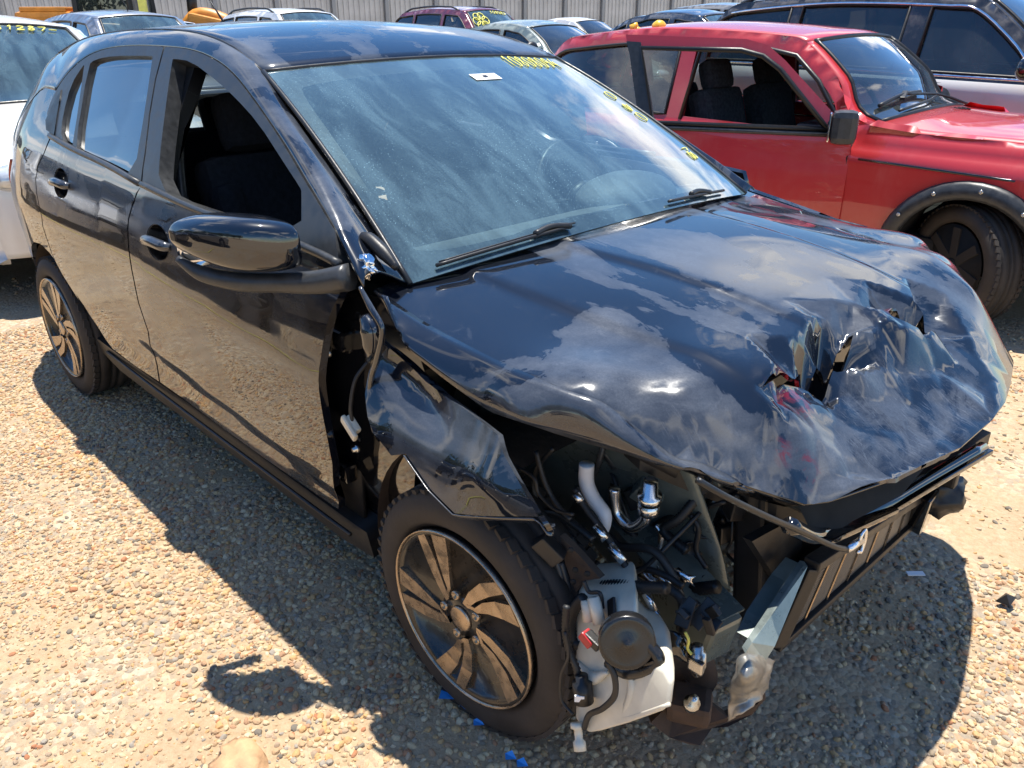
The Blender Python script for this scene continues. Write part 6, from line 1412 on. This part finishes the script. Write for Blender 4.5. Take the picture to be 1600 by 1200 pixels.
# ------------------------------------------------------------------ orange wheel loader by the fence
M['orange'] = simple('orange_machine_paint', (.60, .24, .03), .45, var=.2, scale=5)
lp = (-18.519, 5.856, 1.519)
ld = thing('wheel_loader', 'orange wheel loader with dark cab standing before the fence at the left', 'loader', (lp[0], lp[1], 0), math.atan2(.711, .703))
mb = MB(); mb.box((-1.55, 0, 1.12), (1.35, 1.0, 1.0), bev=.10); mb.box((-1.6, 0, 1.66), (1.0, .9, .10), bev=.03); mb.build('engine_hood', M['orange'], ld)
mb = MB(); mb.box((-.2, 0, .95), (1.6, 1.1, .5), bev=.05); mb.build('chassis', M['plastic'], ld)
mb = MB()
for x, y in ((-.85, -.6), (.35, -.6), (-.85, .6), (.35, .6)): mb.bar((x, y, 1.2), (x * .9, y * .95, 2.7), .09, .09, .01)
mb.box((-.25, 0, 2.75), (1.5, 1.35, .12), bev=.04); mb.build('cab_frame', M['plastic'], ld)
mb = MB(); mb.box((-.25, 0, 1.95), (1.15, 1.12, 1.3)); mb.build('cab_glass', M['dglass'], ld)
mb = MB(); mb.box((.62, -.62, 1.75), (.16, .10, .75), bev=.02); mb.build('warning_panel', M['yellow'], ld)
mb = MB(); mb.tube([(1.2, 0, 1.25), (1.6, 0, 1.55), (2.3, 0, 1.30), (2.6, 0, .7)], .16, 8); mb.box((1.85, 0, 1.30), (.95, .7, .42), Matrix.Rotation(R(12), 3, 'Y'), .06); mb.box((2.7, 0, .5), (.5, 2.0, .7), bev=.06); mb.build('loader_arm', M['orange'], ld)
mb = MB(); mb.tube([(1.35, .2, 1.5), (1.38, .2, 2.1)], .11, 10, 1); mb.build('exhaust_stack', M['plastic'], ld)
for x in (-1.3, 1.2):
    for y in (-.75, .75):
        w = far_wheel(ld, x, y, .62, 'orange')

# ------------------------------------------------------------------ small things on the ground
bl = MB(); 
p = (-0.058, -0.831, 0.012); bl.add([(p[0] + a, p[1] + b, .012 + c) for a, b, c in ((-.035, .0, .002), (-.01, -.03, .012), (.012, .0, .004), (.05, .0, .0), (.048, .028, .006), (-.02, .03, .014))], [(0, 1, 2), (2, 3, 4), (0, 2, 4, 5)], False)
tag(bl.build('plastic_scrap', M['blue_plastic'], None), 'torn bright blue plastic scrap on the gravel just left of the front tyre', 'plastic scrap', 'blue plastic scraps')
for (u, v, lab) in ((745, 1127, 'small blue plastic sliver on the gravel under the front tyre'), (795, 1180, 'pale blue plastic flake at the bottom edge below the tyre, left one of two'), (815, 1192, 'pale blue plastic flake at the bottom edge below the tyre, right one of two')):
    pass
for p, lab in (((0.037, -0.835, 0.012), 'small blue plastic sliver on the gravel under the front tyre'), ((0.155, -0.848, 0.012), 'pale blue plastic flake at the bottom edge below the tyre, left one of two'), ((0.186, -0.843, 0.012), 'pale blue plastic flake at the bottom edge below the tyre, right one of two')):
    o = MB().add([(p[0] - .012, p[1], .008), (p[0] + .004, p[1] - .014, .013), (p[0] + .018, p[1] + .006, .010), (p[0] - .002, p[1] + .012, .016)], [(0, 1, 2), (0, 2, 3)], False).build('plastic_scrap', M['blue_plastic'], None)
    tag(o, lab, 'plastic scrap', 'blue plastic scraps')
p = (-0.231, -1.276, 0.02)
o = MB().ico((p[0], p[1], .012), .062, 3, .55, (1.2, .8, .42), 5).build('rock', simple('ochre_rock', (.50, .30, .16), .85, var=.25, scale=20, bmp=.6), None); tag(o, 'flat ochre rock half sunk in the gravel at the bottom edge', 'rock')
p = (-0.729, -1.104, 0.02)
p = (0.535, 0.434, 0.01)
o = MB().box((p[0], p[1], .012), (.05, .018, .003), Matrix.Rotation(.8, 3, 'Z')).build('paper_scrap', M['sticker'], None); tag(o, 'thin white paper scrap on the shaded gravel in front of the condenser', 'paper scrap')
p = (0.755, 0.491, 0.01)
o = MB().add([(p[0] - .02, p[1] - .015, .004), (p[0] + .018, p[1] - .02, .012), (p[0] + .022, p[1] + .012, .026), (p[0] - .006, p[1] + .022, .020), (p[0], p[1], .030)], [(0, 1, 4), (1, 2, 4), (2, 3, 4), (3, 0, 4)], False).build('plastic_shard', M['plastic'], None); tag(o, 'black plastic shard on the sunny gravel at the right', 'plastic shard')
# yellow marking rope along the next bay, seen mirrored in the doors
o = MB().tube([(-7.5, -2.02, .012), (-5.5, -2.10, .012), (-4.2, -2.0, .012), (-3.2, -2.16, .012), (-2.6, -2.45, .012), (-1.9, -2.9, .012), (-1.4, -4.2, .015)], .012, 6, 6).build('marking_rope', M['yellow'], None); tag(o, 'yellow rope lying along the gravel to the right of the black car', 'rope')

# ------------------------------------------------------------------ the row to the right of the black car, seen only mirrored in its flank
make_car('white_hatchback', 'white hatchback parked out of frame at the left, mirrored in the rear door', (-7.9, -2.9), M['white'], H=1.47, group=G_CARS)
make_car('blue_sedan', 'dark blue car parked out of frame to the right of the black car', (-3.6, -6.6), M['darkblue'], 'sedan', H=1.46, group=G_CARS, rz=.05)
make_car('grey_suv', 'grey SUV parked out of frame to the right of the black car', (-.6, -6.9), M['grey'], 'suv', H=1.68, W_=.9, group=G_CARS)
make_car('blue_sedan', 'dark blue car parked out of frame in the next bay, mirrored in the front door', (-3.9, -3.55), M['darkblue'], 'hatch', H=1.5, group=G_CARS)

def leafmat():
    m, t, b = newmat('tree_leaves'); oi = node(t, 'ShaderNodeObjectInfo'); v = coords(t)
    r = ramp(t, noi(t, v, 1.2, 4), [(.3, (.030, .060, .018)), (.7, (.085, .125, .04))]); t.links.new(r.outputs[0], b.inputs['Base Color']); b.inputs['Roughness'].default_value = .6
    return m
M['leaf'] = leafmat(); M['bark'] = simple('tree_bark', (.10, .075, .05), .9, var=.3)
def tree_src(k):
    h = [9.0, 10.5, 8.0][k]
    mb = MB(); mb.tube([(0, 0, 0), (.1, .05, h * .3), (.05, .1, h * .6)], [.22, .15, .07], 8); mb.tube([(.08, .05, h * .3), (.9, .3, h * .55)], [.10, .03], 6, 1); mb.tube([(.08, .05, h * .33), (-.8, -.3, h * .6)], [.10, .03], 6, 1); a = mb.build('trunk', M['bark'])
    n = 2200; c = rng.normal(0, 1, (n, 3)); c /= np.linalg.norm(c, axis=1)[:, None]; rr = rng.random(n) ** .45
    lob = 1 + .35 * np.array([noise.noise(Vector(q * 1.8) + Vector((k * 7, 0, 0))) for q in c]); P3 = c * (rr * lob)[:, None] * np.array([h * .38, h * .38, h * .42]) + np.array([0, 0, h * .56])
    A = rng.normal(0, 1, (n, 3)); A /= np.linalg.norm(A, axis=1)[:, None]; B = np.cross(A, rng.normal(0, 1, (n, 3))); B /= np.linalg.norm(B, axis=1)[:, None]; s = rng.uniform(.15, .36, n)[:, None]
    V = np.stack([P3 - A * s, P3 + B * s * .5, P3 + A * s, P3 - B * s * .5], 1).reshape(-1, 3); F = [(4 * i, 4 * i + 1, 4 * i + 2, 4 * i + 3) for i in range(n)]
    cm = mesh('crown', V, F, False); cm.materials.append(M['leaf']); d = a.data; bpy.data.objects.remove(a); return d, cm
TS = [tree_src(k) for k in range(3)]
V_ = [[], []]; F_ = [[], []]
for k in range(16):
    o3 = Vector((-62 + 5.0 * k + random.uniform(-1, 1), -31 + random.uniform(-2, 2), 0))
    for q in (0, 1):
        b = len(V_[q]); me = TS[k % 3][q]; V_[q] += [tuple(v.co + o3) for v in me.vertices]; F_[q] += [tuple(i + b for i in p.vertices) for p in me.polygons]
mm = mesh('tree_line', V_[0] + V_[1], F_[0] + [tuple(i + len(V_[0]) for i in p) for p in F_[1]], False); mm.materials.append(M['bark']); mm.materials.append(M['leaf'])
mm.polygons.foreach_set('material_index', [0] * len(F_[0]) + [1] * len(F_[1])); link('tree_line', mm, None, None, None, 'stuff')

print('objects', len(bpy.data.objects))
